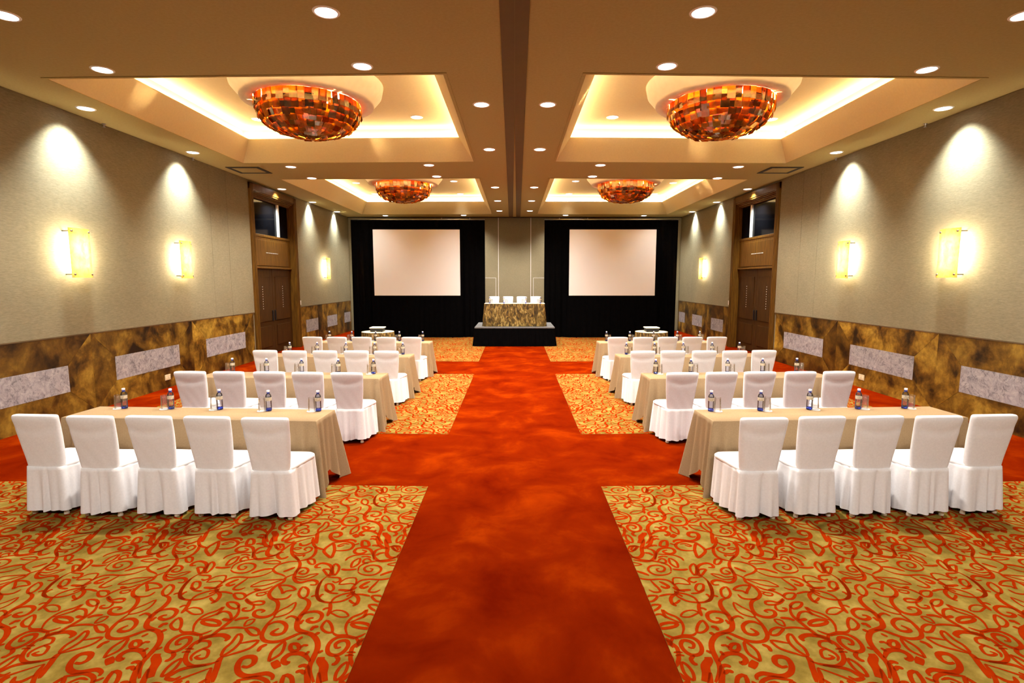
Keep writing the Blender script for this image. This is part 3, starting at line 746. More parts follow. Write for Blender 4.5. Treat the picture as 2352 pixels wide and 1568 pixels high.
# ------------------------------------------------------------------ doors
def door(side, idx):
    # local frame: x along the wall (0..L towards the far end), y out of the wall into the room, z up
    Lw = D1 - D0
    fr_w = .085 * U
    root = obj('door_%d' % idx, None)
    bm = bmesh.new()
    rec = -.20
    box(bm, 0, fr_w, rec, .05, 0, DH, .008, 1)
    box(bm, Lw - fr_w, Lw, rec, .05, 0, DH, .008, 1)
    box(bm, 0, Lw, rec, .05, DH - fr_w, DH, .008, 1)
    m = mesh_bm('door_surround', bm, M['wood'])
    root.empty_display_size = .2
    obj('surround', m, root)
    # stepped cornice under the head
    for k in range(4):
        z1 = DH - fr_w - k * .035
        obj('cornice_step', box_mesh('cornice_step', fr_w, Lw - fr_w, rec, .03 - k * .04, z1 - .035, z1, M['wood'], .008, 2), root)
    for x in (.018, .040, .062):
        bm = bmesh.new()
        for xx in (x * U, Lw - x * U): box(bm, xx - .012, xx + .012, .05, .062, 0, DH - .03, .004, 1)
        obj('surround_bead', mesh_bm('surround_bead', bm, M['wood']), root)
    zt1 = DH - fr_w - .14
    zt0 = 1.595 * U                        # sill of the transom light
    zh0 = 1.15 * U                       # top of the leaves
    i0, i1 = fr_w, Lw - fr_w
    bk = rec + .02
    # transom window
    win = obj('transom_window', box_mesh('transom_rail', i0, i1, rec, bk + .06, zt0 - .07, zt0, M['wood'], .006, 1), root)
    obj('pane', box_mesh('pane', i0, i1, bk - .01, bk, zt0, zt1, M['pane']), win)
    obj('mullion', box_mesh('mullion', i1 - .30 * (i1 - i0), i1 - .26 * (i1 - i0), bk, bk + .05, zt0, zt1, M['alu'], .004, 1), win)
    # header panel
    hp = obj('header_panel', box_mesh('header_panel', i0, i1, bk - .02, bk + .05, zh0, zt0 - .07, M['wood'], .006, 1), root)
    obj('raised_field', box_mesh('raised_field', i0 + .16, i1 - .16, bk + .05, bk + .065, zh0 + .08, zt0 - .15, M['wood'], .012, 2), hp)
    obj('header_rail', box_mesh('header_rail', i0, i1, bk + .05, bk + .085, zh0, zh0 + .05, M['wood'], .012, 2), hp)
    stud = lathe_mesh('stud', [(.0, .012), (.009, .008), (.013, .0)], M['alu'], 8)
    for k in range(13):
        x = (i0 + i1) / 2 + (k - 6) * .060
        obj('stud', stud, hp, (x, bk + .065, (zh0 + zt0) / 2 - .03), (-math.pi / 2, 0, 0))
    # two leaves
    mid = (i0 + i1) / 2
    for a, b, sgn in ((i0, mid - .004, 1), (mid + .004, i1, -1)):
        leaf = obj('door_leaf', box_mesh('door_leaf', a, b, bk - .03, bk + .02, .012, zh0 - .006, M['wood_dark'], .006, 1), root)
        obj('leaf_field', box_mesh('leaf_field', a + .16, b - .16, bk + .02, bk + .034, .95, zh0 - .22, M['wood_dark'], .012, 2), leaf)
        obj('leaf_field', box_mesh('leaf_field', a + .16, b - .16, bk + .02, bk + .034, .22, .82, M['wood_dark'], .012, 2), leaf)
        for k in range(10):
            obj('stud', stud, leaf, ((a + b) / 2, bk + .034, 1.32 + k * .068), (-math.pi / 2, 0, 0))
        obj('pull_handle', box_mesh('pull_handle', (b - .09 if sgn > 0 else a + .06), (b - .06 if sgn > 0 else a + .09), bk + .02, bk + .06, .95, 1.25, M['black_plastic'], .008, 2), leaf)
    root.location = (side * W, D0, 0)
    if side < 0:   # left wall: local x -> +Y, local y -> +X
        root.matrix_world = Matrix(((0, 1, 0, -W), (1, 0, 0, D0), (0, 0, 1, 0), (0, 0, 0, 1)))
    else:
        root.matrix_world = Matrix(((0, -1, 0, W), (1, 0, 0, D0), (0, 0, 1, 0), (0, 0, 0, 1)))
    tag(root, 'dark wooden double door with transom window in the %s wall' % ('left' if side < 0 else 'right'), kind='structure')
door(-1, 1); door(1, 2)

# ------------------------------------------------------------------ recessed downlights
lens_m = lathe_mesh('downlight_lens', [(0.0, -.004), (.098, -.006), (.107, .0)], M['lens'], 24)
trim_m = lathe_mesh('downlight_trim', [(.105, .0), (.107, -.008), (.122, -.008), (.130, .0)], M['white_metal'], 28, closed=False)
def lamp_data(name, power, col, size, blend, rad):
    d = bpy.data.lights.new(name, 'SPOT')
    d.energy = power; d.color = col; d.spot_size = R(size); d.spot_blend = blend; d.shadow_soft_size = rad
    return d
L_DOWN = lamp_data('downlight_lamp', P_DOWN * 4, HALO, 132, .85, .07)
L_COF = lamp_data('coffer_downlight_lamp', P_DOWN * 3.0, HALO, 104, 1.0, .07)
L_FILL = lamp_data('fill_lamp_wide', P_DOWN * 4.6, HALO, 154, .45, .09)  # added fill for the chair backs, out of view
L_WASH = lamp_data('wall_washer_lamp', P_WASH * 4, COOL, 96, 1.0, .08)
def downlight(x, y, z, label, wash=0, wide=False, group='recessed ceiling downlights'):
    t = thing('ceiling_downlight', label, 'downlight', (x, y, z), 0, group)
    obj('lens', lens_m, t); obj('trim_ring', trim_m, t)
    l = bpy.data.objects.new('downlight_lamp', L_WASH if wash else (L_FILL if wide else (L_COF if z > HC + .1 else L_DOWN)))
    l.location = (0, 0, -.02)
    if wash: l.rotation_euler = (0, R(16) * wash, 0)
    link(l, t)
    return t
ZC = HC - .0005
DL = [((10, 35), 'above the foreground, near the %s edge of the picture', 0), ((749, 28), 'above the foreground, second from the %s edge of the picture', 0),
      ((235, 160), 'at the near outer corner of the large %s coffer', 0), ((832, 152), 'before the near edge of the large %s coffer', 0),
      ((197, 249), 'beside the %s wall, nearest to the camera', 1), ((443, 350), 'beside the %s wall, second from the camera', 1),
      ((647, 434), 'in front of the %s door head', 1), ((718, 464), 'just past the %s door along the wall', 1), ((774, 486), 'beside the %s wall, last before the partition', 1),
      ((1106, 240), 'just %s of the ceiling track, nearest to the camera', 0), ((1124, 343), 'just %s of the ceiling track, second from the camera', 0),
      ((1137, 430), 'just %s of the ceiling track, third from the camera', 0), ((1143, 461), 'just %s of the ceiling track, fourth from the camera', 0), ((1147, 484), 'just %s of the ceiling track, last one', 0),
      ((668, 383), 'behind the far outer corner of the large %s coffer', 0), ((985, 379), 'behind the far inner corner of the large %s coffer', 0),
      ((716, 409), 'at the near outer corner of the small far %s coffer', 0), ((1003, 405), 'at the near inner side of the small far %s coffer', 0),
      ((885, 495), 'above the outer part of the %s drape', 0), ((1065, 494), 'above the inner part of the %s drape', 0)]
DU = [((593, 274), 'inside the large %s coffer, wall side of the chandelier', 0), ((957, 269), 'inside the large %s coffer, aisle side of the chandelier', 0),
      ((818, 420), 'inside the far %s coffer, wall side, nearer one', 0), ((1042, 416), 'inside the far %s coffer, aisle side, nearer one', 0),
      ((861, 445), 'inside the far %s coffer, wall side, farther one', 0), ((1057, 445), 'inside the far %s coffer, aisle side, farther one', 0)]
for lst, z in ((DL, HC - .0005), (DU, ZU - .0005)):
    for (px, py), txt, wash in lst:
        p = on_z(px, py, z)
        for s in (1, -1):
            downlight(s * p.x, p.y, z, 'round white recessed downlight ' + txt % ('left' if s > 0 else 'right'), wash * s)
# unseen fill downlights added overhead to brighten the chair backs
for s in (1, -1):
    for xx, yy, q in ((-2.37, -.15, 'outer'), (-.87, -.15, 'inner')):
        downlight(s * xx * U, yy * U, HC - .0005, 'added unseen fill downlight overhead, %s one on the %s' % (q, 'left' if s > 0 else 'right'), 0, True)

# ------------------------------------------------------------------ chandeliers of amber glass shingles
RB = .395 * U
DEP = .232 * U
tile_bm = bmesh.new(); box(tile_bm, -.062, .062, -.004, .004, -.185, .01, .002, 1)
tile_m = mesh_bm('glass_tile', tile_bm, M['amber'])
tile2_bm = bmesh.new(); box(tile2_bm, -.052, .052, -.004, .004, -.165, .01, .002, 1)
tile2_m = mesh_bm('glass_tile_narrow', tile2_bm, M['amber'])
L_CH = bpy.data.lights.new('chandelier_lamp', 'POINT'); L_CH.energy = P_CHAND; L_CH.color = (1.0, .72, .38); L_CH.shadow_soft_size = .12
zr = U + 1.380 * U            # rim height
bulb_m = lathe_mesh('bulb', [(0, -.05), (.03, -.04), (.042, 0), (.03, .04), (.0, .05)], M['bulb'], 12)
drum_m = lathe_mesh('chandelier_drum', [(.575 * U, ZU - zr), (.56 * U, (ZU - zr) * .55), (.50 * U, .03), (.495 * U, .0), (.380 * U, .0), (.380 * U, .04), (0.0, .04)], M['ring'], 64, True, False)
def shade_rows():
    e = 2 / 2.5
    pts = [(RB * math.cos(R(a / 4)) ** e, -DEP * math.sin(R(a / 4)) ** e) for a in range(0, 361)]
    ls = [0.0]
    for a, b in zip(pts[:-1], pts[1:]): ls.append(ls[-1] + math.dist(a, b))
    rows = []
    NR = 10
    for k in range(NR):
        s_ = ls[-1] * .97 * k / NR
        i = next(q for q in range(361) if ls[q] >= s_)
        rows.append(pts[i])
    return rows
def chandelier(x, y, label, group, seed):
    rnd = random.Random(seed)
    t = thing('amber_chandelier', label, 'chandelier', (x, y, zr), 0, group)
    obj('ceiling_drum', drum_m, t)
    rows = shade_rows()
    for k, (r, z) in enumerate(rows):
        if k + 1 < len(rows): r2, z2 = rows[k + 1]
        else: r2, z2 = rows[k][0] * .25, z - .01
        slope = math.atan2(r - r2, max(z - z2, 1e-4))          # lean inwards of this row
        lean = slope * .90 - R(4)
        n = max(6, round(2 * math.pi * r / (.106 if k < 8 else .09)))
        off = rnd.random()
        for i in range(n):
            a = 2 * math.pi * (i + off + rnd.uniform(-.08, .08)) / n
            rr = r + rnd.uniform(-.012, .012)
            o = obj('glass_tile', tile_m if rnd.random() < .7 else tile2_m, t, (rr * math.cos(a), rr * math.sin(a), z + rnd.uniform(-.012, .012)))
            o.rotation_mode = 'XYZ'
            o.rotation_euler = (-lean + R(rnd.uniform(-5, 5)), R(rnd.uniform(-4, 4)), a - math.pi / 2 + R(rnd.uniform(-5, 5)))
    for k in range(6):
        a = k * math.pi / 3 + .4
        obj('bulb', bulb_m, t, (.60 * RB * math.cos(a), .60 * RB * math.sin(a), -.10))
    b = obj('bulb', bulb_m, t, (0, 0, -.22))
    l = bpy.data.objects.new('chandelier_lamp', L_CH); l.location = (0, 0, -.10); link(l, t)
    return t
xc = -1.62 * U
def ych(px, py): return on_z(px, py, zr).y
Y1, Y2 = 4.40 * U, 8.02 * U
for s, nm in ((1, 'left'), (-1, 'right')):
    chandelier(s * xc, Y1, 'large amber glass bowl chandelier in the nearer %s coffer' % nm, 'amber chandeliers', 3)
    chandelier(s * xc, Y2, 'amber glass bowl chandelier in the far %s coffer' % nm, 'amber chandeliers', 5)

# ------------------------------------------------------------------ wall sconces
def sconce(side, y, z0, z1, half, label):
    t = thing('wall_sconce', label, 'wall lamp', (side * W, y, (z0 + z1) / 2), 0, 'onyx wall sconces')
    hh = (z1 - z0) / 2
    ix = -side
    n = 10
    bm = bmesh.new()
    outer, inner = [], []
    for k in range(n + 1):
        q = -1 + 2 * k / n
        bow = .035 * (1 - q * q)
        outer.append((ix * (.125 + bow), q * half)); inner.append((ix * (.117 + bow), q * half))
    prism(bm, outer + inner[::-1], 'z', -hh, hh)
    obj('glass_panel', mesh_bm('sconce_panel', bm, M['onyx']), t)
    pin = lathe_mesh('standoff_pin', [(.011, 0), (.011, .135), (.016, .135), (.016, .15), (0, .15)], M['metal'], 10)
    for sy in (-1, 1):
        for sz in (-1, 1):
            o = obj('standoff_pin', pin, t, (0, sy * (half - .035), sz * (hh - .05)), (0, ix * math.pi / 2, 0))
    obj('back_plate', box_mesh('back_plate', min(0, ix * .02), max(0, ix * .02), -.05, .05, -hh * .85, hh * .85, M['white_metal'], .004, 1), t)
    tube = lathe_mesh('lamp_tube', [(.0, -hh * .66), (.018, -hh * .64), (.018, hh * .64), (0, hh * .66)], M['tube'], 12)
    for sy in (-.4, .4):
        obj('lamp_tube', tube, t, (ix * .085, sy * half, 0))
def sc_pos(pxa, pxb):
    xx = -(W - .14)
    return on_x(pxa, 600, xx).y, on_x(pxb, 600, xx).y
SZ0, SZ1 = 1.018 * U, 1.375 * U
for (a, b), nm in (((166, 213), 'nearest to the camera'), ((419, 442), 'second from the camera'), ((748.5, 761), 'past the door, near the drape')):
    ya, yb = sc_pos(a, b)
    for s in (-1, 1):
        sconce(s, (ya + yb) / 2, SZ0, SZ1, .20, 'glowing onyx panel sconce on the %s wall, %s' % ('left' if s < 0 else 'right', nm))

# small wall fittings
for s, nm in ((-1, 'left'), (1, 'right')):
    p = on_x(385, 866, -W)
    t = thing('power_outlet', 'cream power outlet low on the %s stone wainscot' % nm, 'outlet', (s * W, p.y, p.z), 0, 'power outlets')
    obj('plate', box_mesh('outlet_plate', min(0, -s * .008), max(0, -s * .008), -.085, .085, -.055, .055, mat_plain('cream_plastic_' + nm, (.62, .52, .33), .5), .003, 1), t)
    for dy in (-.04, .04):
        obj('socket', box_mesh('socket', min(-s * .008, -s * .011), max(-s * .008, -s * .011), dy - .022, dy + .022, -.02, .02, M['foot'], .003, 1), t)
    p = on_x(690, 695, -W)
    t = thing('light_switch', 'white light switch plate beside the %s door' % nm, 'switch', (s * W, p.y, p.z), 0, 'light switches')
    obj('plate', box_mesh('switch_plate', min(0, -s * .008), max(0, -s * .008), -.04, .04, -.07, .07, M['white_metal'], .003, 1), t)
    obj('rocker', box_mesh('rocker', min(-s * .008, -s * .013), max(-s * .008, -s * .013), -.018, .018, -.035, .035, M['white_metal'], .003, 1), t)
    # ceiling access grille
    a, b = on_z(515, 385, HC), on_z(632, 396.5, HC)
    q = on_z(617, 385.5, HC)
    cx_, cy_ = (a.x + b.x) / 2, (a.y + b.y) / 2
    hx, hy = .36 * U / 2, .34 * U / 2
    ctr = on_z(573, 390.5, HC)
    t = thing('ceiling_hatch', 'dark framed access panel in the ceiling before the %s door' % nm, 'ceiling vent', (s * ctr.x, ctr.y, HC), 0, 'ceiling access panels')
    bm = bmesh.new()
    fw = .085
    box(bm, -hx, hx, -hy, -hy + fw, -.012, 0); box(bm, -hx, hx, hy - fw, hy, -.012, 0)
    box(bm, -hx, -hx + fw, -hy + fw, hy - fw, -.012, 0); box(bm, hx - fw, hx, -hy + fw, hy - fw, -.012, 0)
    obj('frame', mesh_bm('hatch_frame', bm, M['dark_gap']), t)
    obj('cover', box_mesh('hatch_cover', -hx + fw, hx - fw, -hy + fw, hy - fw, -.006, 0, M['ceiling']), t)
spr = lathe_mesh('sprinkler_body', [(.03, 0), (.03, -.008), (.012, -.012), (.012, -.045), (.0, -.05)], M['metal'], 12)
spd = lathe_mesh('sprinkler_deflector', [(.0, -.058), (.022, -.056), (.022, -.052), (.0, -.050)], M['metal'], 12)
for (px, py), txt in (((236, 284), 'nearest to the camera'), ((437, 362), 'second from the camera'), ((764, 491), 'last before the partition')):
    p = on_z(px, py, HC)
    for s, nm in ((1, 'left'), (-1, 'right')):
        t = thing('ceiling_sprinkler', 'small metal ceiling sprinkler beside the %s wall, %s' % (nm, txt), 'sprinkler', (s * max(p.x, -W + .05), p.y, HC), 0, 'ceiling sprinklers')
        obj('body', spr, t); obj('deflector', spd, t)

# ------------------------------------------------------------------ chairs in white covers
def ringpts(hw_b, hw_f, yb, yf, rad, n):
    """rounded trapezoid, hw_b half width at yb (back), hw_f at yf (front); n points, also outward normals"""
    cs = [(-hw_b + rad, yb + rad, 180, 270), (hw_b - rad, yb + rad, 270, 360), (hw_f - rad, yf - rad, 0, 90), (-hw_f + rad, yf - rad, 90, 180)]
    dense = []
    for cx_, cy_, a0, a1 in cs:
        for k in range(9):
            a = R(a0 + (a1 - a0) * k / 8)
            dense.append((cx_ + rad * math.cos(a), cy_ + rad * math.sin(a)))
    dense.append(dense[0])
    ls = [0.0]
    for a, b in zip(dense[:-1], dense[1:]): ls.append(ls[-1] + math.dist(a, b))
    tot = ls[-1]; out = []; j = 0
    for i in range(n):
        s = tot * i / n
        while ls[j + 1] < s: j += 1
        t = (s - ls[j]) / (ls[j + 1] - ls[j] + 1e-9)
        p = [dense[j][k] + (dense[j + 1][k] - dense[j][k]) * t for k in (0, 1)]
        tx, ty = dense[j + 1][0] - dense[j][0], dense[j + 1][1] - dense[j][1]
        l = math.hypot(tx, ty) or 1
        out.append((p[0], p[1], ty / l, -tx / l))
    return out
def loft(name, rings, mat, cap0=True, cap1=True, smooth=True):
    n = len(rings[0]); verts = [p for r in rings for p in r]; faces = []
    for i in range(len(rings) - 1):
        for k in range(n):
            k2 = (k + 1) % n
            faces.append((i * n + k, i * n + k2, (i + 1) * n + k2, (i + 1) * n + k))
    if cap0: faces.append(tuple(range(n))[::-1])
    if cap1: faces.append(tuple((len(rings) - 1) * n + k for k in range(n)))
    return mesh_py(name, verts, faces, mat, smooth)
ZS = .455
def back_mesh(seed):
    rnd = random.Random(seed)
    rings = []
    n = 48
    zs = [ZS - .03 + .480 * k / 17 for k in range(18)]
    top = zs[-1]
    ph = [rnd.uniform(0, 6.28) for _ in range(4)]
    wr = rnd.uniform(.35, .75)
    for k, z in enumerate(zs):
        t = k / 17
        hw = .163 + .047 * (t ** 1.15) + .007 * math.sin(math.pi * t)
        yc = -.180 - .095 * t ** 1.25
        th = .034 - .006 * t
        rad = min(.028, th * .8)
        ring = []
        for (x, y, nx, ny) in ringpts(hw, hw, -th, th, rad, n):
            # sling of slack cloth under the top edge and slight sag of the back panel
            u = x / hw
            sag = -.012 * math.exp(-((t - .86 + .10 * (1 - u * u)) / .06) ** 2) * wr if ny < -.5 else 0.0
            wri = .0025 * wr * math.sin(9 * u + 14 * t + ph[0]) * (1 - t)
            curve = .028 * u * u * t
            ring.append((x, yc + y * (1 + .2 * (1 - u * u)) - sag * 1.0 + curve + (wri if abs(ny) > .5 else 0), z + .006 * t * (1 - u * u)))
        rings.append(ring)
    # rounded top
    last = rings[-1]
    cx_ = sum(p[0] for p in last) / n; cy_ = sum(p[1] for p in last) / n
    for f, dz in ((.985, .010), (.955, .019), (.90, .026), (.80, .030), (.55, .033)):
        rings.append([(cx_ + (p[0] - cx_) * (1 - (1 - f) * .35), cy_ + .0 + (p[1] - cy_) * f if False else (p[1] - .028 * (p[0] / .21) ** 2 - (-.275)) * f + (-.275) + .028 * (p[0] / .21) ** 2, p[2] + dz) for p in last])
    return loft('backrest_cover', rings, M['chair'])
def seat_mesh():
    rings = []
    n = 48
    prof = [(-.024, .002, 0), (-.006, .008, 0), (.010, .006, 0), (.024, -.010, 0), (.031, -.03, 0), (.034, -.07, 0), (.036, -.13, 0)]
    for dz, e, _ in prof:
        e2 = -e
        rings.append([(x, y, ZS + dz) for x, y, _, _ in ringpts(.172 - e2, .218 - e2, -.20 + e2, .245 - e2, max(.02, .055 - e2 * .3), n)])
    return loft('seat_cover', rings, M['chair'])
def skirt_mesh(seed):
    rnd = random.Random(seed)
    n = 192
    rows = 13
    base = ringpts(.172, .216, -.225, .250, .04, n)
    ph = [rnd.uniform(0, 6.28) for _ in range(6)]
    f1, f2, f3 = rnd.choice([11, 12, 13]), rnd.choice([18, 19, 20]), rnd.choice([6, 7])
    pk = [rnd.uniform(-.02, .02) for _ in range(2)]
    rings = []
    for k in range(rows):
        t = k / (rows - 1)
        ring = []
        for i, (x, y, nx, ny) in enumerate(base):
            a = 2 * math.pi * i / n
            wv = math.sin(f1 * a + ph[0] + .8 * math.sin(2 * a)) * .55 + .32 * math.sin(f2 * a + ph[1]) + .35 * math.sin(f3 * a + ph[2])
            wv = math.copysign(abs(wv) ** .8, wv)
            amp = .001 + .045 * t ** .7
            wv = .5 * (wv - .75)
            fl = .003 + .033 * t ** .9
            if y > 0: fl += .004 * t
            # deep inverted pleat down the middle of the back
            if ny < -.8: 
                fl -= .030 * (t ** .6) * math.exp(-((x - pk[0] - .02) / .014) ** 2)
                fl += .012 * (t ** .6) * math.exp(-((x - pk[0] + .035) / .03) ** 2)
            z = ZS - .005 - t * (ZS - .045) + (.010 * math.sin(2 * a + ph[3]) + .008 * math.sin(5 * a + ph[4])) * t
            ring.append((x + nx * (fl + amp * wv), y + ny * (fl + amp * wv), z))
        if k == 0:
            rings.append([(p[0] * .92, p[1] * .92, p[2] + .003) for p in ring])
        rings.append(ring)
    return loft('skirt', rings, M['chair'], False, False)
leg_m = lathe_mesh('chair_leg', [(.0, .0), (.020, .0), (.022, .012), (.014, .05), (.016, .30), (.020, .42), (0, .42)], M['foot'], 12)
CH = []
for sd in range(5):
    CH.append((back_mesh(sd), seat_mesh() if sd == 0 else None, skirt_mesh(sd + 20)))
seat_m = CH[0][1]
chair_protos = []
def chair(loc, rz, label, group, var, wide=1.0):
    t = thing('banquet_chair', label, 'chair', loc, rz, group)
    b, _, s = CH[var]
    obj('backrest_cover', b, t, scale=(min(wide, 1), 1, 1)); obj('seat_cover', seat_m, t, scale=(wide, 1, 1)); obj('skirt', s, t, scale=(wide, 1, 1))
    for x, y in ((-.152, -.192), (.152, -.192), (-.165, .19), (.165, .19)):
        obj('leg', leg_m, t, (x, y, 0))
    return t

# ------------------------------------------------------------------ tablecloths, tables, glassware
def cloth_mesh(name, L, Dp, ztop, seed, front_hem, end_hem, mat):
    """cloth over a table L x Dp: the four corners hang down to the floor in folds, the sides end higher"""
    rnd = random.Random(seed)
    hx, hy, r = L / 2, Dp / 2, .012
    per = []
    def seg(x0, y0, x1, y1, n, nx, ny, ln, cor):
        for k in range(n):
            t = k / n
            # denser sampling near both ends
            tt = .5 - .5 * math.cos(math.pi * t)
            tt = .5 * t + .5 * tt
            per.append((x0 + (x1 - x0) * tt, y0 + (y1 - y0) * tt, nx, ny, tt * ln, ln, cor))
    seg(-hx, -hy, hx, -hy, 110, 0, -1, L, 0)
    seg(hx, -hy, hx, hy, 64, 1, 0, Dp, 1)
    seg(hx, hy, -hx, hy, 110, 0, 1, L, 2)
    seg(-hx, hy, -hx, -hy, 64, -1, 0, Dp, 3)
    rows = 16
    n = len(per)
    ph = [rnd.uniform(0, 6.28) for _ in range(8)]
    rings = []
    for k in range(rows):
        t = k / (rows - 1)
        ring = []
        for (x, y, nx, ny, s, ln, cor) in per:
            long_ = cor in (0, 2)
            dc = min(s, ln - s)                       # distance to the nearest corner
            sg = 1 if s > ln - s else -1
            wc = .20 if long_ else .15
            c = math.exp(-(dc / wc) ** 2)             # corner weight
            hem = front_hem if long_ else end_hem
            drop_end = ztop - hem
            drop = drop_end + (ztop - .004 - drop_end) * min(1, c * 1.15)
            drop *= 1 - .045 * (1 - c) * math.sin(5 * s / ln + ph[0])
            # folds fan out from each corner
            fold = .044 * c * math.sin(dc * 50 + ph[1] + cor) + .006 * math.sin(s * 17 + ph[2]) * (1 - c)
            fan = .012 + .100 * c * c
            o = (fan * t ** 1.15 + fold * t ** .7)
            # direction turns to the diagonal at the corner
            if long_: dx, dy = (sg if cor == 0 else -sg) * c * c * .9, ny
            else: dx, dy = nx, (sg if cor == 1 else -sg) * c * c * .9
            l = math.hypot(dx, dy)
            px_, py_ = x + dx / l * o, y + dy / l * o
            z = ztop - drop * t
            if t < .01: z = ztop - .004
            ring.append((px_, py_, max(z, .004)))
        rings.append(ring)
    top = [[(p[0] * f, p[1] * f, ztop) for p in per] for f in (.995,)]
    rr = [top[0]] + rings
    m = loft(name, rr, mat, True, False)
    return m
TL, TD = 1.245 * U, .222 * U
def px_front(px, py):
    p = on_z(px, py, ZT); return p.y
ROWY = []
for px, py in ((731, 967), (873.7, 869.5), (941, 820.5), (988, 788)):
    p = on_z(px, py, ZT); ROWY.append(p.y)
ROWN = ['front', 'second', 'third', 'fourth']
BXS = [-.990, -1.24, -1.50, -1.755, -2.0]
CHX = [-1.002, -1.2475, -1.493, -1.7385, -1.984]
SEATN = ['at the aisle end', 'second from the aisle', 'in the middle', 'fourth from the aisle', 'at the wall end']
cloths = [cloth_mesh('tablecloth', TL, TD, ZT, 31 + i, .30 - .03 * i, .17, M['taupe']) for i in range(4)]
ttop = box_mesh('tabletop', -TL / 2 + .012, TL / 2 - .012, -TD / 2 + .012, TD / 2 - .012, ZT - .035, ZT - .006, M['slot'], .004, 1)
tleg = lathe_mesh('table_leg', [(0, 0), (.016, 0), (.016, ZT - .035), (0, ZT - .035)], M['metal'], 10)

bot_body = lathe_mesh('bottle_body', [(.0, .030), (.029, .030), (.0305, .036), (.029, .05), (.0300, .06), (.0290, .07), (.0300, .08), (.0290, .09), (.0300, .10), (.0302, .150), (.0285, .166), (.022, .180), (.0145, .188)], M['bottle'], 18, True, False)
bot_base = lathe_mesh('bottle_base', [(.0, .003), (.020, .0), (.027, .002), (.0295, .012), (.029, .030), (.0, .030)], M['bottle_base'], 18)
bot_label = lathe_mesh('bottle_label', [(.0306, .112), (.0308, .113), (.0308, .147), (.0306, .148)], M['label'], 18, True, False)
bot_neck = lathe_mesh('bottle_neck', [(.0145, .187), (.0135, .198), (.0165, .199), (.0165, .203), (.0130, .204)], M['neck_blue'], 14, True, False)
bot_cap = lathe_mesh('bottle_cap', [(.0, .203), (.0155, .203), (.0160, .205), (.0160, .219), (.0145, .222), (.0, .222)], M['cap'], 16)
glass_m = lathe_mesh('tumbler_wall', [(.036, .0), (.038, .0), (.0335, .140), (.033, .146), (.0, .146), (.0, .132), (.0315, .130), (.036, .0)], M['glass'], 20, True, False)
coaster_m = lathe_mesh('coaster', [(.0, .0), (.052, .0), (.053, .001), (.052, .003), (.0, .003)], M['coaster'], 24)
def bottle(x, y, z, label, group):
    t = thing('water_bottle', label, 'bottle', (x, y, z), 0, group)
    b = obj('body', bot_body, t); obj('base', bot_base, t); obj('paper_label', bot_label, t); obj('neck', bot_neck, t); obj('cap', bot_cap, t)
    return t
def tumbler(x, y, z, label, group):
    t = obj('water_glass', glass_m, None, (x, y, z))
    return tag(t, label, 'glass', group)
rndc = random.Random(11)
for r_, y0 in enumerate(ROWY):
    jit = [(rndc.uniform(-.003, .003), rndc.uniform(-.03, .02), rndc.uniform(-1.2, 1.2), rndc.randrange(5)) for _ in range(5)]
    gj = [(rndc.uniform(-.006, .006), rndc.uniform(-.015, .015)) for _ in range(5)]
    for s, nm in ((1, 'left'), (-1, 'right')):
        ang = -math.atan((.057, .043, .036, .033)[r_]) * s
        xr = (-.920, -.900, -.898, -.890)[r_] * U                       # aisle end
        ca, sa = math.cos(ang), math.sin(ang)
        # corner at the aisle end, camera side
        ex, ey = s * xr, y0
        def tp(along, deep):
            """point of the table: along from the aisle end towards the wall, deep from the camera-side edge"""
            return (ex - s * along * ca * 1.0 + s * deep * math.sin(abs(ang)), ey + along * math.sin(abs(ang)) + deep * ca)
        cx_, cy_ = tp(TL / 2, TD / 2)
        tb = thing('folding_table', 'folding table under the taupe cloth, %s row on the %s' % (ROWN[r_], nm), 'table', (cx_, cy_, 0), ang, 'seminar tables')
        obj('tabletop', ttop, tb)
        for lx in (-1, 1):
            for ly in (-1, 1): obj('leg', tleg, tb, (lx * (TL / 2 - .25), ly * (TD / 2 - .06), 0))
        cl = obj('tablecloth', cloths[r_], None, (cx_, cy_, 0), (0, 0, ang), (s, 1, 1))
        tag(cl, 'taupe tablecloth over the %s row table on the %s side' % (ROWN[r_], nm), 'tablecloth', 'taupe tablecloths')
        for k in range(5):
            al = (-CHX[k] + xr / U) * U
            q = tp(al, -.386)
            jx, jy, jr, var = jit[k]
            chair((q[0] + s * jx, q[1] + jy, 0.003 if True else 0), ang + s * R(jr), 'white skirted chair %s, %s row on the %s side' % (SEATN[k], ROWN[r_], nm), 'white covered banquet chairs', var, 1.02 if k == 0 else 1.0)
            al = (-BXS[k] + xr / U) * U
            q = tp(al, TD - .075 + gj[k][1])
            bottle(q[0], q[1], ZT, 'blue-tinted water bottle %s, %s row table on the %s' % (SEATN[k], ROWN[r_], nm), 'water bottles on the tables')
            g = tp(al + .068 + gj[k][0], TD - .080 + gj[k][1])
            c = obj('paper_coaster', coaster_m, None, (g[0], g[1], ZT))
            tag(c, 'round white paper coaster %s, %s row table on the %s' % (SEATN[k], ROWN[r_], nm), 'coaster', 'paper coasters')
            tumbler(g[0], g[1], ZT + .003, 'upturned clear tumbler %s, %s row table on the %s' % (SEATN[k], ROWN[r_], nm), 'upturned water glasses')

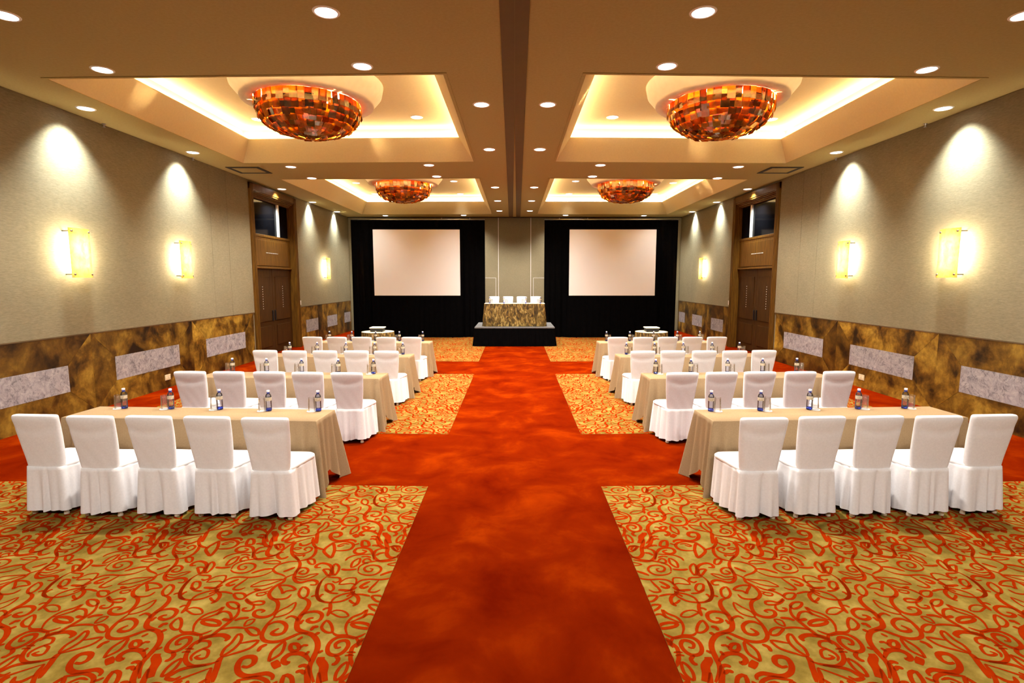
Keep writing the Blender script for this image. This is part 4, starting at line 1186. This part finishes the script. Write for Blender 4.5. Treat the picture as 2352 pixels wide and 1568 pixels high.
# ------------------------------------------------------------------ stage with head table
ys0 = on_z(1182, 795, 0).y
zs = .29 * U
ys1 = on_z(1182, 740, zs).y
hxs = abs(on_z(1084, 795, 0).x)
st = thing('stage_platform', 'low black stage platform at the end of the aisle', 'stage', (0, ys0, 0))
hxt = abs(on_z(1090, 751, zs).x)
sd_ = ys1 - ys0
obj('deck', box_mesh('stage_deck', -hxt, hxt, .01, sd_, zs - .04, zs, M['deck'], .004, 1), st)
def pleated(name, pts, z0, z1, amp, wl, mat, flare=0.0, closed=False, rows=6, seed=0, thick=0.0):
    """pleated cloth following the polyline pts, seen from outside = left-hand normal"""
    rnd = random.Random(seed); ph = rnd.uniform(0, 6.28)
    line = []
    m = len(pts)
    acc = 0
    for i in range(m if closed else m - 1):
        a, b = pts[i], pts[(i + 1) % m]
        l = math.dist(a, b); n = max(1, int(l / (wl / 6)))
        for k in range(n):
            t = k / n
            line.append((a[0] + (b[0] - a[0]) * t, a[1] + (b[1] - a[1]) * t, (b[1] - a[1]) / l, -(b[0] - a[0]) / l, acc + l * t))
        acc += l
    if not closed:
        a, b = pts[-2], pts[-1]; l = math.dist(a, b)
        line.append((b[0], b[1], (b[1] - a[1]) / l, -(b[0] - a[0]) / l, acc))
    verts, faces = [], []
    n = len(line)
    for k in range(rows):
        t = k / (rows - 1)
        for (x, y, nx, ny, s) in line:
            o = flare * t + amp * (.35 + .65 * t) * (math.sin(2 * math.pi * s / wl + ph + 1.1 * math.sin(s * 3.1)) + .35 * math.sin(2 * math.pi * s / wl * .43 + 1.3))
            verts.append((x + nx * o, y + ny * o, z1 + (z0 - z1) * t))
    for k in range(rows - 1):
        for i in range(n if closed else n - 1):
            j = (i + 1) % n
            faces.append((k * n + i, (k + 1) * n + i, (k + 1) * n + j, k * n + j))
    return mesh_py(name, verts, faces, mat, True)
obj('valance', pleated('stage_valance', [(-hxt + .01, sd_), (-hxt + .01, .02), (hxt - .01, .02), (hxt - .01, sd_)], .004, zs - .004, .012, .14, M['black'], (hxs - hxt) * .8, seed=4), st)
bm = bmesh.new(); box(bm, -hxt + .1, hxt - .1, .12, sd_ - .1, 0, zs - .04)
obj('riser_frame', mesh_bm('riser_frame', bm, M['black_plastic']), st)

zt2 = zs + .352 * U
yt = on_z(1182, 697, zt2).y
hw_t = abs(on_z(1114, 696, zt2).x)
td2 = .60
ht = thing('head_table', 'head table under the brocade cloth on the stage', 'table', (0, yt + td2 / 2, zs))
obj('tabletop', box_mesh('head_tabletop', -hw_t + .02, hw_t - .02, -td2 / 2 + .02, td2 / 2 - .02, .352 * U - .04, .352 * U - .008, M['slot'], .004, 1), ht)
hl = lathe_mesh('head_table_leg', [(0, 0), (.016, 0), (.016, .352 * U - .04), (0, .352 * U - .04)], M['metal'], 10)
for lx in (-1, 1):
    for ly in (-1, 1): obj('leg', hl, ht, (lx * (hw_t - .2), ly * (td2 / 2 - .1), 0))
hc = thing('head_tablecloth', 'gold and brown brocade cloth draped over the head table', 'tablecloth', (0, yt + td2 / 2, zs))
obj('skirt', pleated('brocade_skirt', [(-hw_t, td2 / 2), (-hw_t, -td2 / 2), (hw_t, -td2 / 2), (hw_t, td2 / 2)], 0.006, .352 * U - .004, .030, .17, M['brocade'], .05, closed=True, rows=8, seed=9), hc)
bm = bmesh.new(); box(bm, -hw_t - .004, hw_t + .004, -td2 / 2 - .004, td2 / 2 + .004, .352 * U - .008, .352 * U, .004, 2)
obj('cloth_top', mesh_bm('brocade_top', bm, M['brocade_top']), hc)
SN = ['far left', 'second from left', 'third from left', 'far right']
for k, px in enumerate((1135, 1167, 1198.5, 1230.5)):
    p = on_y(px, 685, yt + td2 + .52)
    chair((p.x, yt + td2 + .40, zs), math.pi, 'white covered chair behind the head table, %s' % SN[k], 'head table chairs', k % 5, .84)
for k, (px, gx) in enumerate(((1126, 1130), (1158, 1164), (1207, 1201), (1240, 1235))):
    p = on_z(px, 695.5, zt2)
    yb_ = yt + .10
    bottle(p.x, yb_, zt2, 'water bottle on the head table, %s' % SN[k], 'head table bottles')
    q = on_z(gx, 695.5, zt2)
    tumbler(q.x, yb_ + .06, zt2, 'clear tumbler on the head table, %s' % SN[k], 'head table glasses')

# ------------------------------------------------------------------ drapes and projection screens
yd = on_z(960, 775, 0).y
def scr(px, py, y): return on_y(px, py, y)
for s, nm in ((1, 'left'), (-1, 'right')):
    a, b = scr(803, 503, yd), scr(1113, 503, yd)
    zt_ = a.z
    b0 = scr(1119, 690, yd)
    xl, xr_ = s * a.x, s * b.x
    dr = thing('stage_drape', 'black velour drape wall behind the %s screen' % nm, 'drape', (0, yd + .12, 0), 0, 'black drapes')
    x0, x1 = min(xl, xr_), max(xl, xr_)
    obj('curtain', pleated('curtain', [(x0, 0), (x1, 0)], .004, zt_ - .02, .035, .22, M['black'], 0, rows=4, seed=12 + s), dr)
    # supporting pipe frame with base plates
    rail = lathe_mesh('drape_rail', [(.0, 0), (.022, 0), (.022, x1 - x0), (0, x1 - x0)], M['metal'], 10)
    obj('top_rail', rail, dr, (x0, .05, zt_ - .004), (0, math.pi / 2, 0))
    post = lathe_mesh('drape_post', [(.0, .0), (.020, .0), (.020, zt_ - .03), (0, zt_ - .03)], M['metal'], 10)
    for xx in (x0 + .06, (x0 + x1) / 2, x1 - .06):
        obj('post', post, dr, (xx, .14, 0))
        obj('base_plate', box_mesh('base_plate', xx - .22, xx + .22, -.04, .36, 0, .008, M['metal'], .002, 1), dr)
    p0, p1 = scr(856, 527, yd), scr(1057.5, 678.5, yd)
    sx0, sx1 = sorted((s * p0.x, s * p1.x)); z0_, z1_ = p1.z, p0.z
    sc_t = thing('projection_screen', 'large white projection screen in front of the %s black drape' % nm, 'screen', (0, yd, 0), 0, 'projection screens')
    obj('screen_surface', box_mesh('screen_surface', sx0, sx1, -.008, .0, z0_, z1_, M['screen']), sc_t)
    bm = bmesh.new(); fw = .09
    box(bm, sx0 - fw, sx1 + fw, 0, .03, z1_ - .01, z1_ + fw); box(bm, sx0 - fw, sx1 + fw, 0, .03, z0_ - fw, z0_ + .01)
    box(bm, sx0 - fw, sx0 + .01, 0, .03, z0_, z1_); box(bm, sx1 - .01, sx1 + fw, 0, .03, z0_, z1_)
    obj('frame', mesh_bm('screen_frame', bm, M['black']), sc_t)
    bm = bmesh.new()
    for xx in (sx0 + .3, sx1 - .3):
        box(bm, xx - .025, xx + .025, .0, .03, 0, z0_ - .05)
        box(bm, xx - .03, xx + .03, -.05, .06, 0, .03)
    obj('stand_leg', mesh_bm('stand_leg', bm, M['black']), sc_t)
    obj('lower_skirt', pleated('lower_skirt', [(sx0 - fw, -.01), (sx1 + fw, -.01)], .01, z0_ - .02, .012, .2, M['black'], 0, rows=4, seed=30), sc_t)

    # projector on its round table
    pc = on_z(868, 761, .345 * U)
    rt = abs(on_z(832, 761, .345 * U).x - on_z(904, 761, .345 * U).x) / 2
    X_c, Y_c = s * pc.x, pc.y
    ztp = .345 * U
    tb = thing('projector_table', 'round projector table under brocade cloth on the %s' % nm, 'table', (X_c, Y_c, 0), 0, 'projector tables')
    obj('pedestal', lathe_mesh('pedestal', [(0, 0), (.25, 0), (.25, .02), (.03, .04), (.03, ztp - .04), (0, ztp - .04)], M['metal'], 20), tb)
    obj('tabletop', lathe_mesh('round_top', [(0, ztp - .04), (rt - .02, ztp - .04), (rt - .02, ztp - .008), (0, ztp - .008)], M['slot'], 36), tb)
    tcl = thing('round_tablecloth', 'brocade cloth over the round projector table on the %s' % nm, 'tablecloth', (X_c, Y_c, 0), 0, 'round brocade cloths')
    cir = [(rt * math.cos(2 * math.pi * k / 40), rt * math.sin(2 * math.pi * k / 40)) for k in range(40)]
    obj('skirt', pleated('round_skirt', cir, .006, ztp - .004, .012, .16, M['brocade'], .06, closed=True, rows=7, seed=3), tcl)
    obj('cloth_top', lathe_mesh('round_cloth_top', [(0, ztp - .007), (rt + .006, ztp - .007), (rt + .006, ztp - .001), (rt - .004, ztp), (0, ztp)], M['brocade_top'], 40), tcl)
    pj = thing('projector', 'projector with white lid on the %s round table' % nm, 'projector', (X_c + s * .0, Y_c - .02, ztp), 0, 'projectors')
    obj('lower_case', box_mesh('projector_case', -.17, .17, -.14, .16, .012, .095, M['black_plastic'], .012, 2), pj)
    obj('lid', box_mesh('projector_lid', -.19, .19, -.15, .17, .095, .125, M['white_metal'], .014, 3), pj)
    obj('lens_barrel', lathe_mesh('lens_barrel', [(0, 0), (.04, 0), (.045, .05), (.035, .05), (.03, .03), (0, .03)], M['black_plastic'], 20), pj, (.07, .16, .055), (-math.pi / 2, 0, 0))
    foot = lathe_mesh('projector_foot', [(0, 0), (.015, 0), (.012, .014), (0, .014)], M['black_plastic'], 10)
    for fx, fy_ in ((-.13, -.1), (.13, -.1), (0, .12)): obj('foot', foot, pj, (fx, fy_, 0))
